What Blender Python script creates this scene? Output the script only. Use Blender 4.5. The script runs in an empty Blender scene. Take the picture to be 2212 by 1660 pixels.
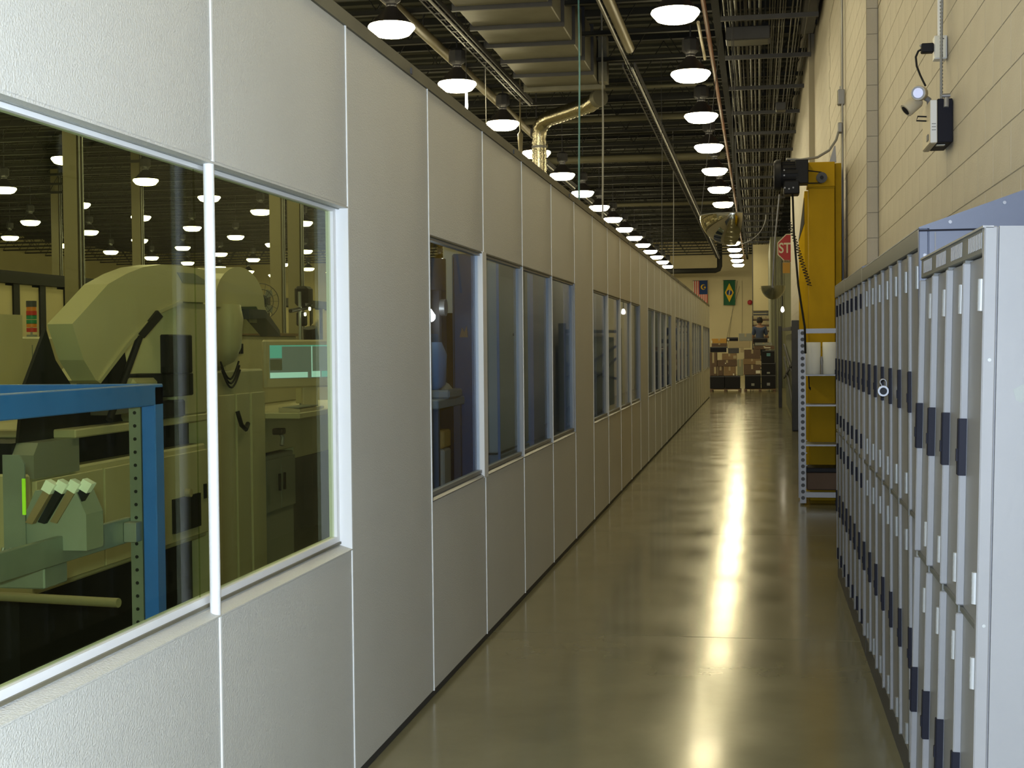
import bpy, math, random
from mathutils import Vector, Matrix
S = bpy.context.scene
COL = S.collection
R0 = random.Random(7)
sin, cos, PI = math.sin, math.cos, math.pi

# ------------------------------------------------------------------ camera
yaw, pitch, roll = .1757, .0267, -.0099
cam = bpy.data.cameras.new('camera'); camo = bpy.data.objects.new('camera', cam); COL.objects.link(camo)
fw = Vector((-sin(yaw)*cos(pitch), cos(yaw)*cos(pitch), -sin(pitch)))
rt = Vector((cos(yaw), sin(yaw), 0)); up = rt.cross(fw)
r2 = rt*cos(roll)+up*sin(roll); u2 = up*cos(roll)-rt*sin(roll)
m = Matrix.Identity(4)
for i in range(3):
    m[i][0], m[i][1], m[i][2] = r2[i], u2[i], -fw[i]
m[0][3], m[1][3], m[2][3] = 0, 0, 1.539
camo.matrix_world = m
cam.sensor_width = 36; cam.lens = 3000/2212*36; cam.clip_start = .05; cam.clip_end = 300
S.camera = camo

# ------------------------------------------------------------------ world, flash, exposure
LAMP = (1.0, .88, .54); LAMP_S = 32.0
w = bpy.data.worlds.new('world'); S.world = w; w.use_nodes = True
w.node_tree.nodes['Background'].inputs[0].default_value = (1.0, .9, .6, 1)
w.node_tree.nodes['Background'].inputs[1].default_value = .2
fl = bpy.data.lights.new('camera_flash', 'POINT'); fl.energy = 700; fl.color = (.66, .79, 1.0); fl.shadow_soft_size = .03
flo = bpy.data.objects.new('camera_flash', fl); flo.location = (-.03, -.02, 1.62); COL.objects.link(flo)
S.view_settings.view_transform = 'Standard'; S.view_settings.look = 'None'
S.view_settings.gamma = 1; S.view_settings.use_curve_mapping = False
S.view_settings.exposure = 0.0
S.cycles.max_bounces = 7; S.cycles.transparent_max_bounces = 16
S.cycles.sample_clamp_indirect = 6

# ------------------------------------------------------------------ materials
MATS = {}
def mat(name, col, rough=.5, metal=0., spec=.5, noise=0., nscale=8., bump=0., bscale=60., coat=0., emis=None, es=0., stretch=None, col2=None):
    m = bpy.data.materials.new(name); m.use_nodes = True; nt = m.node_tree; N = nt.nodes; L = nt.links
    b = N['Principled BSDF']
    b.inputs['Base Color'].default_value = (*col, 1); b.inputs['Roughness'].default_value = rough
    b.inputs['Metallic'].default_value = metal; b.inputs['Specular IOR Level'].default_value = spec
    b.inputs['Coat Weight'].default_value = coat
    if emis: b.inputs['Emission Color'].default_value = (*emis, 1); b.inputs['Emission Strength'].default_value = es
    if noise or bump:
        tc = N.new('ShaderNodeTexCoord'); mp = N.new('ShaderNodeMapping'); L.new(tc.outputs['Object'], mp.inputs[0])
        if stretch: mp.inputs['Scale'].default_value = stretch
    if noise:
        n = N.new('ShaderNodeTexNoise'); n.inputs['Scale'].default_value = nscale; n.inputs['Detail'].default_value = 5
        L.new(mp.outputs[0], n.inputs['Vector'])
        r = N.new('ShaderNodeValToRGB'); L.new(n.outputs[0], r.inputs[0])
        c2 = col2 or tuple(c*(1-noise) for c in col)
        r.color_ramp.elements[0].position = .3; r.color_ramp.elements[1].position = .7
        r.color_ramp.elements[0].color = (*c2, 1); r.color_ramp.elements[1].color = (*col, 1)
        L.new(r.outputs[0], b.inputs['Base Color'])
    if bump:
        n2 = N.new('ShaderNodeTexNoise'); n2.inputs['Scale'].default_value = bscale; n2.inputs['Detail'].default_value = 3
        L.new(mp.outputs[0], n2.inputs['Vector'])
        bp = N.new('ShaderNodeBump'); bp.inputs['Strength'].default_value = bump; bp.inputs['Distance'].default_value = .01
        L.new(n2.outputs[0], bp.inputs['Height']); L.new(bp.outputs[0], b.inputs['Normal'])
    MATS[name] = m; return m
panel = mat('partition_panel_paint', (.60, .59, .53), .42, noise=.05, nscale=2, bump=.35, bscale=170)
strip = mat('bright_seam_strip', (.86, .86, .82), .35)
white = mat('white_frame_paint', (.82, .82, .80), .35)
capm = mat('dark_channel', (.17, .155, .10), .55, noise=.3, nscale=3)
basem = mat('black_base_channel', (.03, .03, .03), .6)
almn = mat('grey_mullion', (.27, .27, .25), .4, metal=.3)
block = mat('cream_block_paint', (.54, .49, .395), .55, noise=.08, nscale=3, bump=.3, bscale=120)
mortar = mat('cream_mortar', (.40, .36, .27), .8)
cream = mat('cream_wall_paint', (.66, .57, .34), .6, noise=.08, nscale=1)
deck = mat('dark_roof_deck', (.05, .052, .034), .8, noise=.4, nscale=.6, stretch=(1, 6, 1))
joistm = mat('joist_steel', (.018, .019, .014), .6, noise=.3, nscale=4)
barm = mat('pale_transverse_pipe', (.15, .14, .085), .6)
pipe_c = mat('cream_pipe', (.27, .235, .14), .45)
pipe_g = mat('galvanised_conduit', (.13, .125, .095), .5, metal=.35, noise=.35, nscale=1.5)
pipe_d = mat('dark_conduit', (.06, .06, .045), .5, metal=.3)
redm = mat('red_brown_pipe', (.24, .09, .045), .5)
galv = mat('galvanised_duct', (.24, .23, .17), .5, metal=.3, noise=.22, nscale=3)
chrome = mat('foil_flex_duct', (.62, .58, .44), .22, metal=1., bump=.5, bscale=40)
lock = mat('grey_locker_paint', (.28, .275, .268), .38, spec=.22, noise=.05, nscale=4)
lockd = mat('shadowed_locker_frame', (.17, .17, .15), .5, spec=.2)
hoodm = mat('slate_hood_paint', (.16, .18, .24), .4, noise=.08, nscale=5)
blackp = mat('black_plate', (.016, .016, .023), .55, spec=.12)
hingem = mat('steel_hinge', (.40, .40, .38), .5, metal=.2)
dark = mat('black_plastic', (.014, .014, .016), .5, spec=.2)
dgrey = mat('dark_grey_steel', (.065, .066, .075), .5, noise=.2, nscale=5)
yellow = mat('yellow_enamel', (.54, .33, .015), .65, spec=.08, noise=.14, nscale=4, stretch=(1, 1, .3))
yellowd = mat('yellow_enamel_dark', (.42, .27, .012), .7, spec=.12, noise=.2, nscale=4)  # darker, more mottled yellow for the flange and strips
yellowm = mat('yellow_matte_side', (.60, .38, .02), .9, spec=0., noise=.1, nscale=3)
alum = mat('brushed_aluminium', (.32, .32, .325), .42, metal=.5)
papr = mat('white_paper_roll', (.88, .88, .82), .8)
bmach = mat('beige_machine_paint', (.56, .51, .33), .4, noise=.06, nscale=3)
bmach2 = mat('pale_machine_cover', (.62, .56, .36), .3, noise=.06, nscale=2)
gmach = mat('grey_machine_paint', (.25, .26, .23), .45)
bluem = mat('blue_enamel', (.04, .17, .75), .35, noise=.1, nscale=6)
zinc = mat('zinc_strut', (.30, .33, .31), .42, metal=.5, noise=.2, nscale=8)
navy = mat('navy_cabinet', (.035, .072, .13), .4)
slateb = mat('blue_grey_cabinet', (.20, .27, .38), .4, noise=.1, nscale=3)
lav = mat('lavender_grey_panel', (.24, .24, .34), .4)
tan = mat('cardboard', (.27, .18, .10), .8, noise=.15, nscale=5)
tanl = mat('pale_cardboard', (.42, .35, .22), .8)
brn = mat('brown_cardboard', (.14, .092, .065), .8, noise=.15, nscale=5)
orng = mat('orange_cardboard', (.50, .28, .06), .8)
label = mat('white_label', (.75, .73, .62), .6)
green_n = mat('neon_green_tape', (.5, 1., .05), .5)
teal = mat('teal_cord', (.10, .26, .30), .5)
greyc = mat('grey_cord', (.28, .28, .27), .5)
skin = mat('skin', (.30, .17, .11), .6); shirt = mat('blue_shirt', (.045, .065, .13), .8)
trou = mat('dark_trousers', (.02, .022, .03), .8); hairm = mat('dark_hair', (.012, .01, .009), .7)
rubber = mat('rubber', (.02, .02, .018), .8, spec=.1)
beigeh = mat('beige_plastic', (.55, .48, .34), .5)
red = mat('sign_red', (.42, .03, .045), .5); redb = mat('bright_red', (.55, .03, .02), .5)
amber = mat('amber_plastic', (.7, .22, .02), .4)
grn = mat('green_plastic', (.02, .25, .10), .4)
fgreen = mat('flag_green', (.015, .11, .05), .8); fyel = mat('flag_yellow', (.75, .48, .02), .8)
fblue = mat('flag_blue', (.01, .04, .16), .8); fwhite = mat('flag_white', (.7, .66, .55), .8)
tealg = mat('grey_green_cladding', (.27, .28, .19), .6, noise=.1, nscale=2)
mirr = mat('convex_mirror', (.62, .60, .50), .06, metal=1.)
dgreym = mat('tarnished_mirror', (.20, .21, .17), .25, metal=.8)
bulb = mat('bulb_glow', (1, 1, 1), .5, emis=(1, .93, .75), es=14)
lens = mat('lamp_lens_glow', (1, 1, 1), .5, emis=LAMP, es=LAMP_S)
refl = mat('lamp_reflector', (.05, .045, .045), .4)
flash_lens = mat('flash_tinted_lens', (.75, .75, .95), .08, metal=1.)  # blue mirror tint stands in for the flash reflected in the lens
scr = mat('screen_glow', (.05, .06, .06), .3, emis=(.30, .38, .36), es=.35)
scrw = mat('screen_pale_glow', (.3, .4, .4), .3, emis=(.42, .75, .80), es=.9)
scrt = mat('screen_teal_glow', (.1, .4, .4), .3, emis=(.12, .42, .42), es=.7)

def floor_mat():
    m = bpy.data.materials.new('polished_concrete'); m.use_nodes = True; nt = m.node_tree; N = nt.nodes; L = nt.links
    b = N['Principled BSDF']; tc = N.new('ShaderNodeTexCoord')
    n = N.new('ShaderNodeTexNoise'); n.inputs['Scale'].default_value = .8; n.inputs['Detail'].default_value = 7; n.inputs['Roughness'].default_value = .62
    L.new(tc.outputs['Object'], n.inputs['Vector'])
    r = N.new('ShaderNodeValToRGB'); r.color_ramp.elements[0].position = .3; r.color_ramp.elements[1].position = .72
    r.color_ramp.elements[0].color = (.165, .158, .098, 1); r.color_ramp.elements[1].color = (.245, .235, .15, 1)
    L.new(n.outputs[0], r.inputs[0]); L.new(r.outputs[0], b.inputs['Base Color'])
    n2 = N.new('ShaderNodeTexNoise'); n2.inputs['Scale'].default_value = 1.7; n2.inputs['Detail'].default_value = 6
    L.new(tc.outputs['Object'], n2.inputs['Vector'])
    mr = N.new('ShaderNodeMapRange'); mr.inputs[1].default_value = .3; mr.inputs[2].default_value = .7; mr.inputs[3].default_value = .15; mr.inputs[4].default_value = .25
    L.new(n2.outputs[0], mr.inputs[0]); L.new(mr.outputs[0], b.inputs['Roughness'])
    n3 = N.new('ShaderNodeTexNoise'); n3.inputs['Scale'].default_value = 1.3; n3.inputs['Detail'].default_value = 4
    L.new(tc.outputs['Object'], n3.inputs['Vector'])
    bp = N.new('ShaderNodeBump'); bp.inputs['Strength'].default_value = .035; bp.inputs['Distance'].default_value = .02
    L.new(n3.outputs[0], bp.inputs['Height']); L.new(bp.outputs[0], b.inputs['Normal'])
    b.inputs['Specular IOR Level'].default_value = .5; b.inputs['Coat Weight'].default_value = .24; b.inputs['Coat Roughness'].default_value = .10
    b.inputs['Coat Tint'].default_value = (1, .9, .6, 1)
    return m
floorm = floor_mat()
def glass_mat(name='window_glass', tint=(.80, .85, .68), ior=1.15):
    m = bpy.data.materials.new(name); m.use_nodes = True; nt = m.node_tree; N = nt.nodes; L = nt.links
    N.remove(N['Principled BSDF']); o = N['Material Output']
    t = N.new('ShaderNodeBsdfTransparent'); t.inputs[0].default_value = (*tint, 1)
    g = N.new('ShaderNodeBsdfGlossy'); g.inputs['Roughness'].default_value = .015
    f = N.new('ShaderNodeFresnel'); f.inputs[0].default_value = 1.5
    ge = N.new('ShaderNodeNewGeometry'); mx = N.new('ShaderNodeMapRange'); mx.inputs[3].default_value = ior; mx.inputs[4].default_value = 1/ior
    L.new(ge.outputs['Backfacing'], mx.inputs[0]); L.new(mx.outputs[0], f.inputs[0])
    x = N.new('ShaderNodeMixShader'); L.new(f.outputs[0], x.inputs[0]); L.new(t.outputs[0], x.inputs[1]); L.new(g.outputs[0], x.inputs[2])
    L.new(x.outputs[0], o.inputs[0]); return m
glass = glass_mat()
glass2 = glass_mat('cool_window_glass', (.78, .86, .96), 1.09)

# ------------------------------------------------------------------ mesh builder
class MB:
    def __init__(s): s.v = []; s.f = []; s.sm = []
    def add(s, vs, fs, smooth=False):
        k = len(s.v); s.v += [tuple(v) for v in vs]; s.f += [tuple(i+k for i in f) for f in fs]; s.sm += [smooth]*len(fs); return s
    def box(s, x0, x1, y0, y1, z0, z1):
        if x0 > x1: x0, x1 = x1, x0
        if y0 > y1: y0, y1 = y1, y0
        if z0 > z1: z0, z1 = z1, z0
        return s.add([(x0,y0,z0),(x1,y0,z0),(x1,y1,z0),(x0,y1,z0),(x0,y0,z1),(x1,y0,z1),(x1,y1,z1),(x0,y1,z1)],
              [(3,2,1,0),(4,5,6,7),(0,1,5,4),(1,2,6,5),(2,3,7,6),(3,0,4,7)])
    def cbox(s, x0, x1, y0, y1, z0, z1, b):       # box with chamfered vertical and horizontal edges
        xs = (x0, x0+b, x1-b, x1); ys = (y0, y0+b, y1-b, y1); zs = (z0, z0+b, z1-b, z1)
        import itertools
        bmv = []
        for ix in (0, 3):
            for iy in (1, 2):
                for iz in (1, 2): bmv.append((xs[ix], ys[iy], zs[iz]))
        for iy in (0, 3):
            for ix in (1, 2):
                for iz in (1, 2): bmv.append((xs[ix], ys[iy], zs[iz]))
        for iz in (0, 3):
            for ix in (1, 2):
                for iy in (1, 2): bmv.append((xs[ix], ys[iy], zs[iz]))
        import bmesh
        bm = bmesh.new(); vs = [bm.verts.new(v) for v in bmv]
        r = bmesh.ops.convex_hull(bm, input=vs); bm.verts.index_update()
        V = [tuple(v.co) for v in bm.verts]; F = [tuple(v.index for v in f.verts) for f in bm.faces]; bm.free()
        return s.add(V, F)
    def tube(s, pts, r, n=8, caps=True, smooth=True):
        pts = [Vector(p) for p in pts]; rs = r if isinstance(r, (list, tuple)) else [r]*len(pts)
        vs = []; fs = []; prev = None
        for i, p in enumerate(pts):
            d = (pts[min(i+1, len(pts)-1)]-pts[max(i-1, 0)]).normalized()
            if prev is None:
                a = d.orthogonal().normalized()
            else:
                a = (prev-d*prev.dot(d)).normalized()
            prev = a; b = d.cross(a)
            for k in range(n):
                t = 2*PI*k/n; vs.append(p+(a*cos(t)+b*sin(t))*rs[i])
        for i in range(len(pts)-1):
            for k in range(n):
                k2 = (k+1) % n; fs.append((i*n+k, i*n+k2, (i+1)*n+k2, (i+1)*n+k))
        s.add(vs, fs, smooth)
        if caps:
            s.add(vs[:n], [tuple(range(n))[::-1]]); s.add(vs[-n:], [tuple(range(n))])
        return s
    def lathe(s, prof, n=24, c=(0, 0, 0), a0=0., a1=2*PI, smooth=True):
        full = abs(a1-a0-2*PI) < 1e-6; m = n if full else n+1; vs = []; fs = []
        for (r, z) in prof:
            for k in range(m):
                t = a0+(a1-a0)*k/n; vs.append((c[0]+r*cos(t), c[1]+r*sin(t), c[2]+z))
        for i in range(len(prof)-1):
            for k in range(n):
                k2 = (k+1) % m; fs.append((i*m+k, i*m+k2, (i+1)*m+k2, (i+1)*m+k))
        return s.add(vs, fs, smooth)
    def prism(s, poly, axis, lo, hi):             # poly of 2D points, extruded along axis
        def P(p, t):
            return {'x': (t, p[0], p[1]), 'y': (p[0], t, p[1]), 'z': (p[0], p[1], t)}[axis]
        n = len(poly); vs = [P(p, lo) for p in poly]+[P(p, hi) for p in poly]
        fs = [tuple(range(n))[::-1], tuple(range(n, 2*n))]+[(i, (i+1) % n, (i+1) % n+n, i+n) for i in range(n)]
        return s.add(vs, fs)
    def mesh(s, name):
        me = bpy.data.meshes.new(name); me.from_pydata(s.v, [], s.f); me.polygons.foreach_set('use_smooth', s.sm); me.update()
        import bmesh
        bm = bmesh.new(); bm.from_mesh(me); bmesh.ops.recalc_face_normals(bm, faces=bm.faces); bm.to_mesh(me); bm.free()
        return me
def ob(name, mb, m, parent=None, loc=None, kind=None, label=None):
    me = mb if isinstance(mb, bpy.types.Mesh) else mb.mesh(name)
    if m is not None and not me.materials: me.materials.append(m)
    o = bpy.data.objects.new(name, me); COL.objects.link(o)
    if parent: o.parent = parent
    if loc: o.location = loc
    if kind: o['kind'] = kind
    if label: o['label'] = label
    return o
def em(name, loc=(0, 0, 0), kind=None):
    o = bpy.data.objects.new(name, None); COL.objects.link(o); o.location = loc; o.empty_display_size = .1
    if kind: o['kind'] = kind
    return o
def tag(o, label, cat, group=None):
    o['label'] = label; o['category'] = cat
    if group: o['group'] = group
    return o
def kids(o): return [c for c in ALLK.get(o.name, [])]
def copy_tree(o, loc, rz=None):
    def rec(q, par):
        c = q.copy(); COL.objects.link(c)
        if par: c.parent = par
        for ch in q.children: rec(ch, c)
        return c
    c = rec(o, None); c.location = loc
    if rz is not None: c.rotation_euler.z = rz
    return c
def B(*a): return MB().box(*a)
ORD = ['first','second','third','fourth','fifth','sixth','seventh','eighth','ninth','tenth','eleventh','twelfth','thirteenth','fourteenth','fifteenth','sixteenth','seventeenth','eighteenth','nineteenth','twentieth','twenty-first','twenty-second','twenty-third','twenty-fourth','twenty-fifth','twenty-sixth','twenty-seventh','twenty-eighth','twenty-ninth','thirtieth','thirty-first','thirty-second','thirty-third','thirty-fourth','thirty-fifth','thirty-sixth','thirty-seventh','thirty-eighth','thirty-ninth','fortieth']

# ================================================================== SETTING
XW = -1.413; SP = 1.219; Y1 = 4.70; HT = 2.665; TH = .078
def seam(k): return Y1+(k-1)*SP
YEND = seam(31)+.1; HALLX = -34; HALLY = 74.0
# floor
fl_ = ob('floor', B(HALLX, 3, -3, 76, -.3, -.012), dgrey, kind='structure')
js = [-3]+[-.73+4.035*k for k in range(0, 19)]+[76]
for i in range(len(js)-1):
    for (a, b) in ((-1.45, 3), (HALLX, -1.45)):
        g = .004; ob('slab', B(a+g/2, b-g/2, js[i]+g, js[i+1]-g, -.012, 0), floorm, fl_)
# ceiling
ob('ceiling', B(HALLX, 3, -3, 76, 7.0, 7.2), deck, kind='structure')
# end wall, side wall of the hall
ob('wall_end', B(HALLX, 3, HALLY, HALLY+.2, 0, 7.0), cream, kind='structure')
ob('wall_left_outer', B(HALLX-.2, HALLX, -3, 76, 0, 7.0), cream, kind='structure')

# --- left partition
pw = em('wall_left', (0, 0, 0), 'structure')
WZ0, WZ1 = .862, 2.032
blank = lambda k: (k % 5) == 1          # panel k lies between seam k and k+1
def chb(x0, x1, y0, y1, z0, z1): return MB().cbox(x0, x1, y0, y1, z0, z1, .004)
for k in range(-4, 31):
    y0, y1 = seam(k)+.003, seam(k+1)-.003
    z0w, z1w = (.83, 2.035) if k < 1 else (WZ0, WZ1)
    if blank(k):
        ob('panel', chb(XW-TH, XW, y0, y1, .03, HT), panel, pw)
    else:
        ob('panel', chb(XW-TH, XW, y0, y1, .03, z0w), panel, pw)
        ob('panel', chb(XW-TH, XW, y0, y1, z1w, HT), panel, pw)
for k in range(-3, 32):
    y = seam(k); hasw = not (blank(k) or blank(k-1)) or blank(k-1) or blank(k)
    z0w, z1w = (.83, 2.035) if k <= 1 else (WZ0, WZ1)
    sx = .0035
    inner = not blank(k) and not blank(k-1)
    if inner:
        ob('seam_strip', B(XW-.02, XW+sx, y-.0045, y+.0045, .03, z0w), strip, pw)
        ob('seam_strip', B(XW-.02, XW+sx, y-.0045, y+.0045, z1w, HT), strip, pw)
    else:
        ob('seam_strip', B(XW-.02, XW+sx, y-.0045, y+.0045, .03, HT), strip, pw)
ob('end_trim', B(XW-TH, XW+.004, YEND-.1, YEND, .0, HT+.04), white, pw)
ob('top_channel', B(XW-TH-.006, XW+.006, seam(-4), YEND, HT, HT+.05).box(XW-TH-.006, XW-TH+.012, seam(-4), YEND, HT+.05, HT+.075), capm, pw)
ob('base_channel', B(XW-TH-.004, XW-.006, seam(-4), YEND, 0, .03), basem, pw)
for y in [seam(1)+.9+2.44*i for i in range(15)]:
    ob('clip', B(XW+.006, XW+.012, y, y+.02, HT+.005, HT+.03), dgrey, pw)

# windows of the partition
def window(n, k0, k1):
    t = em('window_%d' % n, (0, 0, 0), 'structure')
    z0, z1 = (.83, 2.035) if n == 1 else (WZ0, WZ1)
    y0, y1 = seam(k0), seam(k1); big = n == 1
    fwid = .03 if big else .018
    fm = white if big else almn
    gx = XW-.055 if big else XW-.022
    # reveal lining
    ob('head_lining', B(XW-TH, XW+.003, y0, y1, z1-.006, z1), panel if big else capm, t)
    ob('sill_lining', MB().prism([(XW+.004, z0), (XW+.004, z0+.004), (gx, z0+.022), (gx, z0)], 'y', y0, y1), panel if big else almn, t)
    for y, q in ((y0, 0), (y1, 1)):
        a, b = (y, y+.008) if q == 0 else (y-.008, y)
        ob('jamb_lining', B(XW-TH, XW+.004, a, b, z0, z1-.006), white if big else almn, t)
    fr = MB()
    fr.box(gx-.014, gx+.014, y0+.008, y1-.008, z0+.02, z0+.02+fwid)
    ft_ = .012
    fr.box(gx-.014, gx+.014, y0+.008, y1-.008, z1-.006-ft_, z1-.006)
    fr.box(gx-.014, gx+.014, y0+.008, y0+.008+fwid, z0+.02+fwid, z1-.006-ft_)
    fr.box(gx-.014, gx+.014, y1-.008-fwid, y1-.008, z0+.02+fwid, z1-.006-ft_)
    ob('frame', fr, fm, t)
    if big:
        ob('stop_bead', B(gx+.014, gx+.02, y0+.01, y1-.01, z0+.022, z0+.03), capm, t)
        ob('head_groove', B(XW-.034, XW-.028, y0, y1, z1-.009, z1-.006), gmach, t)
    for k in range(k0, k1):
        a, b = seam(k), seam(k+1)
        ob('pane', B(gx-.003, gx+.003, a+(.002 if k > k0 and big else .012), b-(.002 if k < k1-1 and big else .012), z0+.03, z1-.012), glass if big else glass2, t)
        if k > k0:
            if big:
                mm = MB().tube([(XW-.012, a, z0-.004), (XW-.012, a, z1+.004)], .0145, 12)
                ob('mullion', mm, white, t, label='thick white rounded mullion')
            elif n == 2 and k == k0+1:
                ob('mullion', B(gx-.014, XW+.006, a-.05, a+.05, z0-.004, z1+.004), white, t, label='wide bright white mullion')
            else:
                mm = B(gx-.014, XW-.0, a-.022, a+.022, z0, z1)
                ob('mullion', mm, almn if n == 2 else panel, t)
                ob('edge_strip', B(XW-.001, XW+.004, a-.006, a+.006, z0-.003, z1+.003), strip, t)
    return t
for n in range(1, 8):
    k1 = 1+5*(n-1); k0 = k1-4
    if n == 7: pass
    window(n, k0, k1)

# --- right side block walls
CH = .2032; CL = .4064
def block_wall(name, x, ya, yb, ztop, depth, py0, py1, pz0, pz1, phase=5.985, limit=300):
    """wall whose aisle face is at x; blocks in the window py/pz are single pieces, the rest joined"""
    g = .0012
    t = ob(name, B(x+.007, x+depth, ya, yb, 0, ztop), mortar, kind='structure')
    rest = MB(); cache = {}; cnt = 0
    r = 0; zb = 2.18-CH*10
    rows = []
    k = -1
    while zb+k*CH < ztop:
        z0, z1 = zb+k*CH, zb+(k+1)*CH
        if z1 > .02: rows.append((k, max(z0, 0), min(z1, ztop)))
        k += 1
    for (k, z0, z1) in rows:
        off = phase+(CL/2 if k % 2 else 0)
        n0 = math.floor((ya-off)/CL)
        j = n0
        while off+j*CL < yb:
            a, b = max(off+j*CL, ya), min(off+(j+1)*CL, yb); j += 1
            if b-a < .02: continue
            cy, cz = (a+b)/2, (z0+z1)/2
            if py0 < cy < py1 and pz0 < cz < pz1 and cnt < limit:
                key = (round(b-a, 3), round(z1-z0, 3))
                if key not in cache:
                    h, l = (z1-z0)/2-g, (b-a)/2-g; c = .002
                    mb = MB().add([(0,-l,-h),(0,l,-h),(0,l,h),(0,-l,h),(-.003,-l+c,-h+c),(-.003,l-c,-h+c),(-.003,l-c,h-c),(-.003,-l+c,h-c)],
                                  [(4,5,6,7),(0,1,5,4),(1,2,6,5),(2,3,7,6),(3,0,4,7)])
                    cache[key] = mb.mesh('block'); cache[key].materials.append(block)
                o = ob('block', cache[key], None, t, loc=(x+.007, cy, cz)); cnt += 1
            else:
                rest.box(x, x+.008, a+g, b-g, z0+g, z1-g)
    ob('block_facing', rest, block, t, kind='stuff')
    return t
block_wall('wall_right', .95, -3, 11.5, 6.98, .6, 4.3, 11.5, 1.9, 4.3)
t2 = block_wall('wall_right_middle', .863, 11.5, 21.75, 6.98, .6, 11.5, 17.2, 1.9, 5.4)
# the step face (end of the middle wall turned to the camera): a column of half blocks
for i in range(0, 24):
    z0 = 2.18-CH*10+i*CH
    ob('block', B(.866, .9475, 11.489, 11.4995, z0+.002, z0+CH-.002), block, t2)
ob('control_joint', B(.8615, .8665, 11.488, 11.4995, 0, 6.9), mortar, t2)
t3 = block_wall('wall_right_far', .777, 21.75, 34, 6.98, .6, 0, 0, 0, 0)
ob('wall_right_recess', B(1.5, 1.7, 34, 50, 0, 7), cream, kind='structure')
cl = ob('wall_right_clad', B(.43, 1.6, 50, 74, 0, 5.33), tealg, kind='structure')
for i in range(7):
    ob('cladding_rib', B(.46+i*.07, .475+i*.07, 49.96, 50, 0, 5.33), dgrey if i % 3 == 2 else tealg, cl)

# ================================================================== LOCKERS
def cmesh(name, mb, m):
    me = mb.mesh(name); me.materials.append(m); return me
def locker_bank(name, x0, y0, n, wd, zs, zt, zh, hood, lab, louver=False, rib=-.006, lean=0.0, dep=.445, hm=hoodm, hing=hingem, endm=None, frame=lockd):
    """n door columns along +Y from y0; front plane at local x 0; zs split, zt top of doors, zh top of header"""
    t = em(name, (x0, y0+.002, 0)); t.rotation_euler.y = lean
    L = n*wd-.004
    ob('body', B(.03, dep, .012, L-.003, .1, zh-.002), endm or lock, t)
    ob('end_panel', B(.032, dep, 0, .012, .1, zh), endm or lock, t)
    ob('corner_post', MB().cbox(0, .029, 0, .03, .1, zh, .003), endm or lock, t)
    ob('base', B(.012, dep-.02, .005, L-.005, 0, .1), dgrey, t)
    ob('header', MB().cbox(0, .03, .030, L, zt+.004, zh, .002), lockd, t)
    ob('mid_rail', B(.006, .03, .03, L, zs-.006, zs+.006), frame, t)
    if louver:
        ob('header_edge', B(-.004, .02, .0, L, zh-.004, zh+.001), lock, t)
        lm = cmesh('louvre_slat', B(-.0016, .0, -.0045, .0045, zt+.016, zh-.012), lock)
        for i in range(n):
            for q in range(9):
                ob('louvre_slat', lm, None, t, loc=(0, .045+i*wd+q*.0235, 0))
    for q in range(3):
        ob('screw', MB().tube([(.016, -.002, .3+q*.6), (.016, .002, .3+q*.6)], .004, 8), hing, t)
    lo, hi = (.104, zs-.007), (zs+.007, zt)
    dm = []
    for (a, b) in (lo, hi):
        d = B(.012, .028, .030, wd-.010, a, b)
        d.add([(.012, .030, a), (.012, .036, a), (.006, .030, a), (.012, .030, b), (.012, .036, b), (.006, .030, b)], [(0,2,1),(3,4,5),(0,1,4,3),(1,2,5,4),(2,0,3,5)])
        d.cbox(rib, .014, wd-.026, wd-.010, a+.003, b-.003, .003)
        me = cmesh('door', d, lock)
        zc = (a+b)/2-.03
        h = MB().cbox(rib-.004, rib+.001, wd-.031, wd-.006, zc-.07, zc+.07, .002).box(rib-.007, rib-.003, wd-.025, wd-.012, zc-.035, zc-.005)
        h.box(rib-.002, .010, wd-.031, wd-.027, zc-.07, zc+.07)
        hme = cmesh('handle', h, blackp)
        hg = []
        for z in (a+.09, b-.09):
            g = MB().tube([(-.001, .022, z-.036), (-.001, .022, z+.036)], .0085, 8)
            for e in (-.018, 0, .018): g.tube([(-.001, .022, z+e-.001), (-.001, .022, z+e+.001)], .0092, 8)
            hg.append(cmesh('hinge', g, hing))
        dm.append((me, hme, hg))
    for i in range(n):
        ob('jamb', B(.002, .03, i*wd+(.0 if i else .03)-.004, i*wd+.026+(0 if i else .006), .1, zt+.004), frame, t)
        for me, hme, hg in dm:
            d = ob('door', me, None, t, loc=(0, i*wd, 0))
            ob('handle', hme, None, d)
            for g in hg: ob('hinge', g, None, d)
    if hood:
        ob('sloped_hood', MB().prism([(0, zh), (.449, zh), (.449, zh+.158), (0, zh+.004)], 'y', .0, L), hoodm, t, label='slate sloping hood rising to the wall')
        for (px, pz) in ((.095, zh+.018), (.258, zh+.074), (.018, zh-.085), (.245, zh-.05)):
            ob('screw', MB().tube([(px, -.004, pz), (px, .002, pz)], .0055, 10), alum, t)
        ob('hood_flange', B(.0, dep, -.003, .0, zh-.010, zh-.004), blackp, t)
        ob('end_fold', B(.048, .052, -.003, .0, .1, zh-.012), lock, t)
    return tag(t, lab, 'lockers', 'two tier locker banks along the block wall')
nb = locker_bank('locker_bank', .462, 3.25, 4, .306, .884, 1.736, 1.80, False,
    'nearest bank of grey lockers, flat topped with louvred header and pale end panel', louver=True, lean=.0212, hm=lock)
ob('tape_residue', MB().prism([(.068, 1.435), (.075, 1.41), (.085, 1.405), (.098, 1.41), (.108, 1.43), (.112, 1.444), (.09, 1.447)], 'y', -.0006, .0), gmach, nb)
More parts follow.
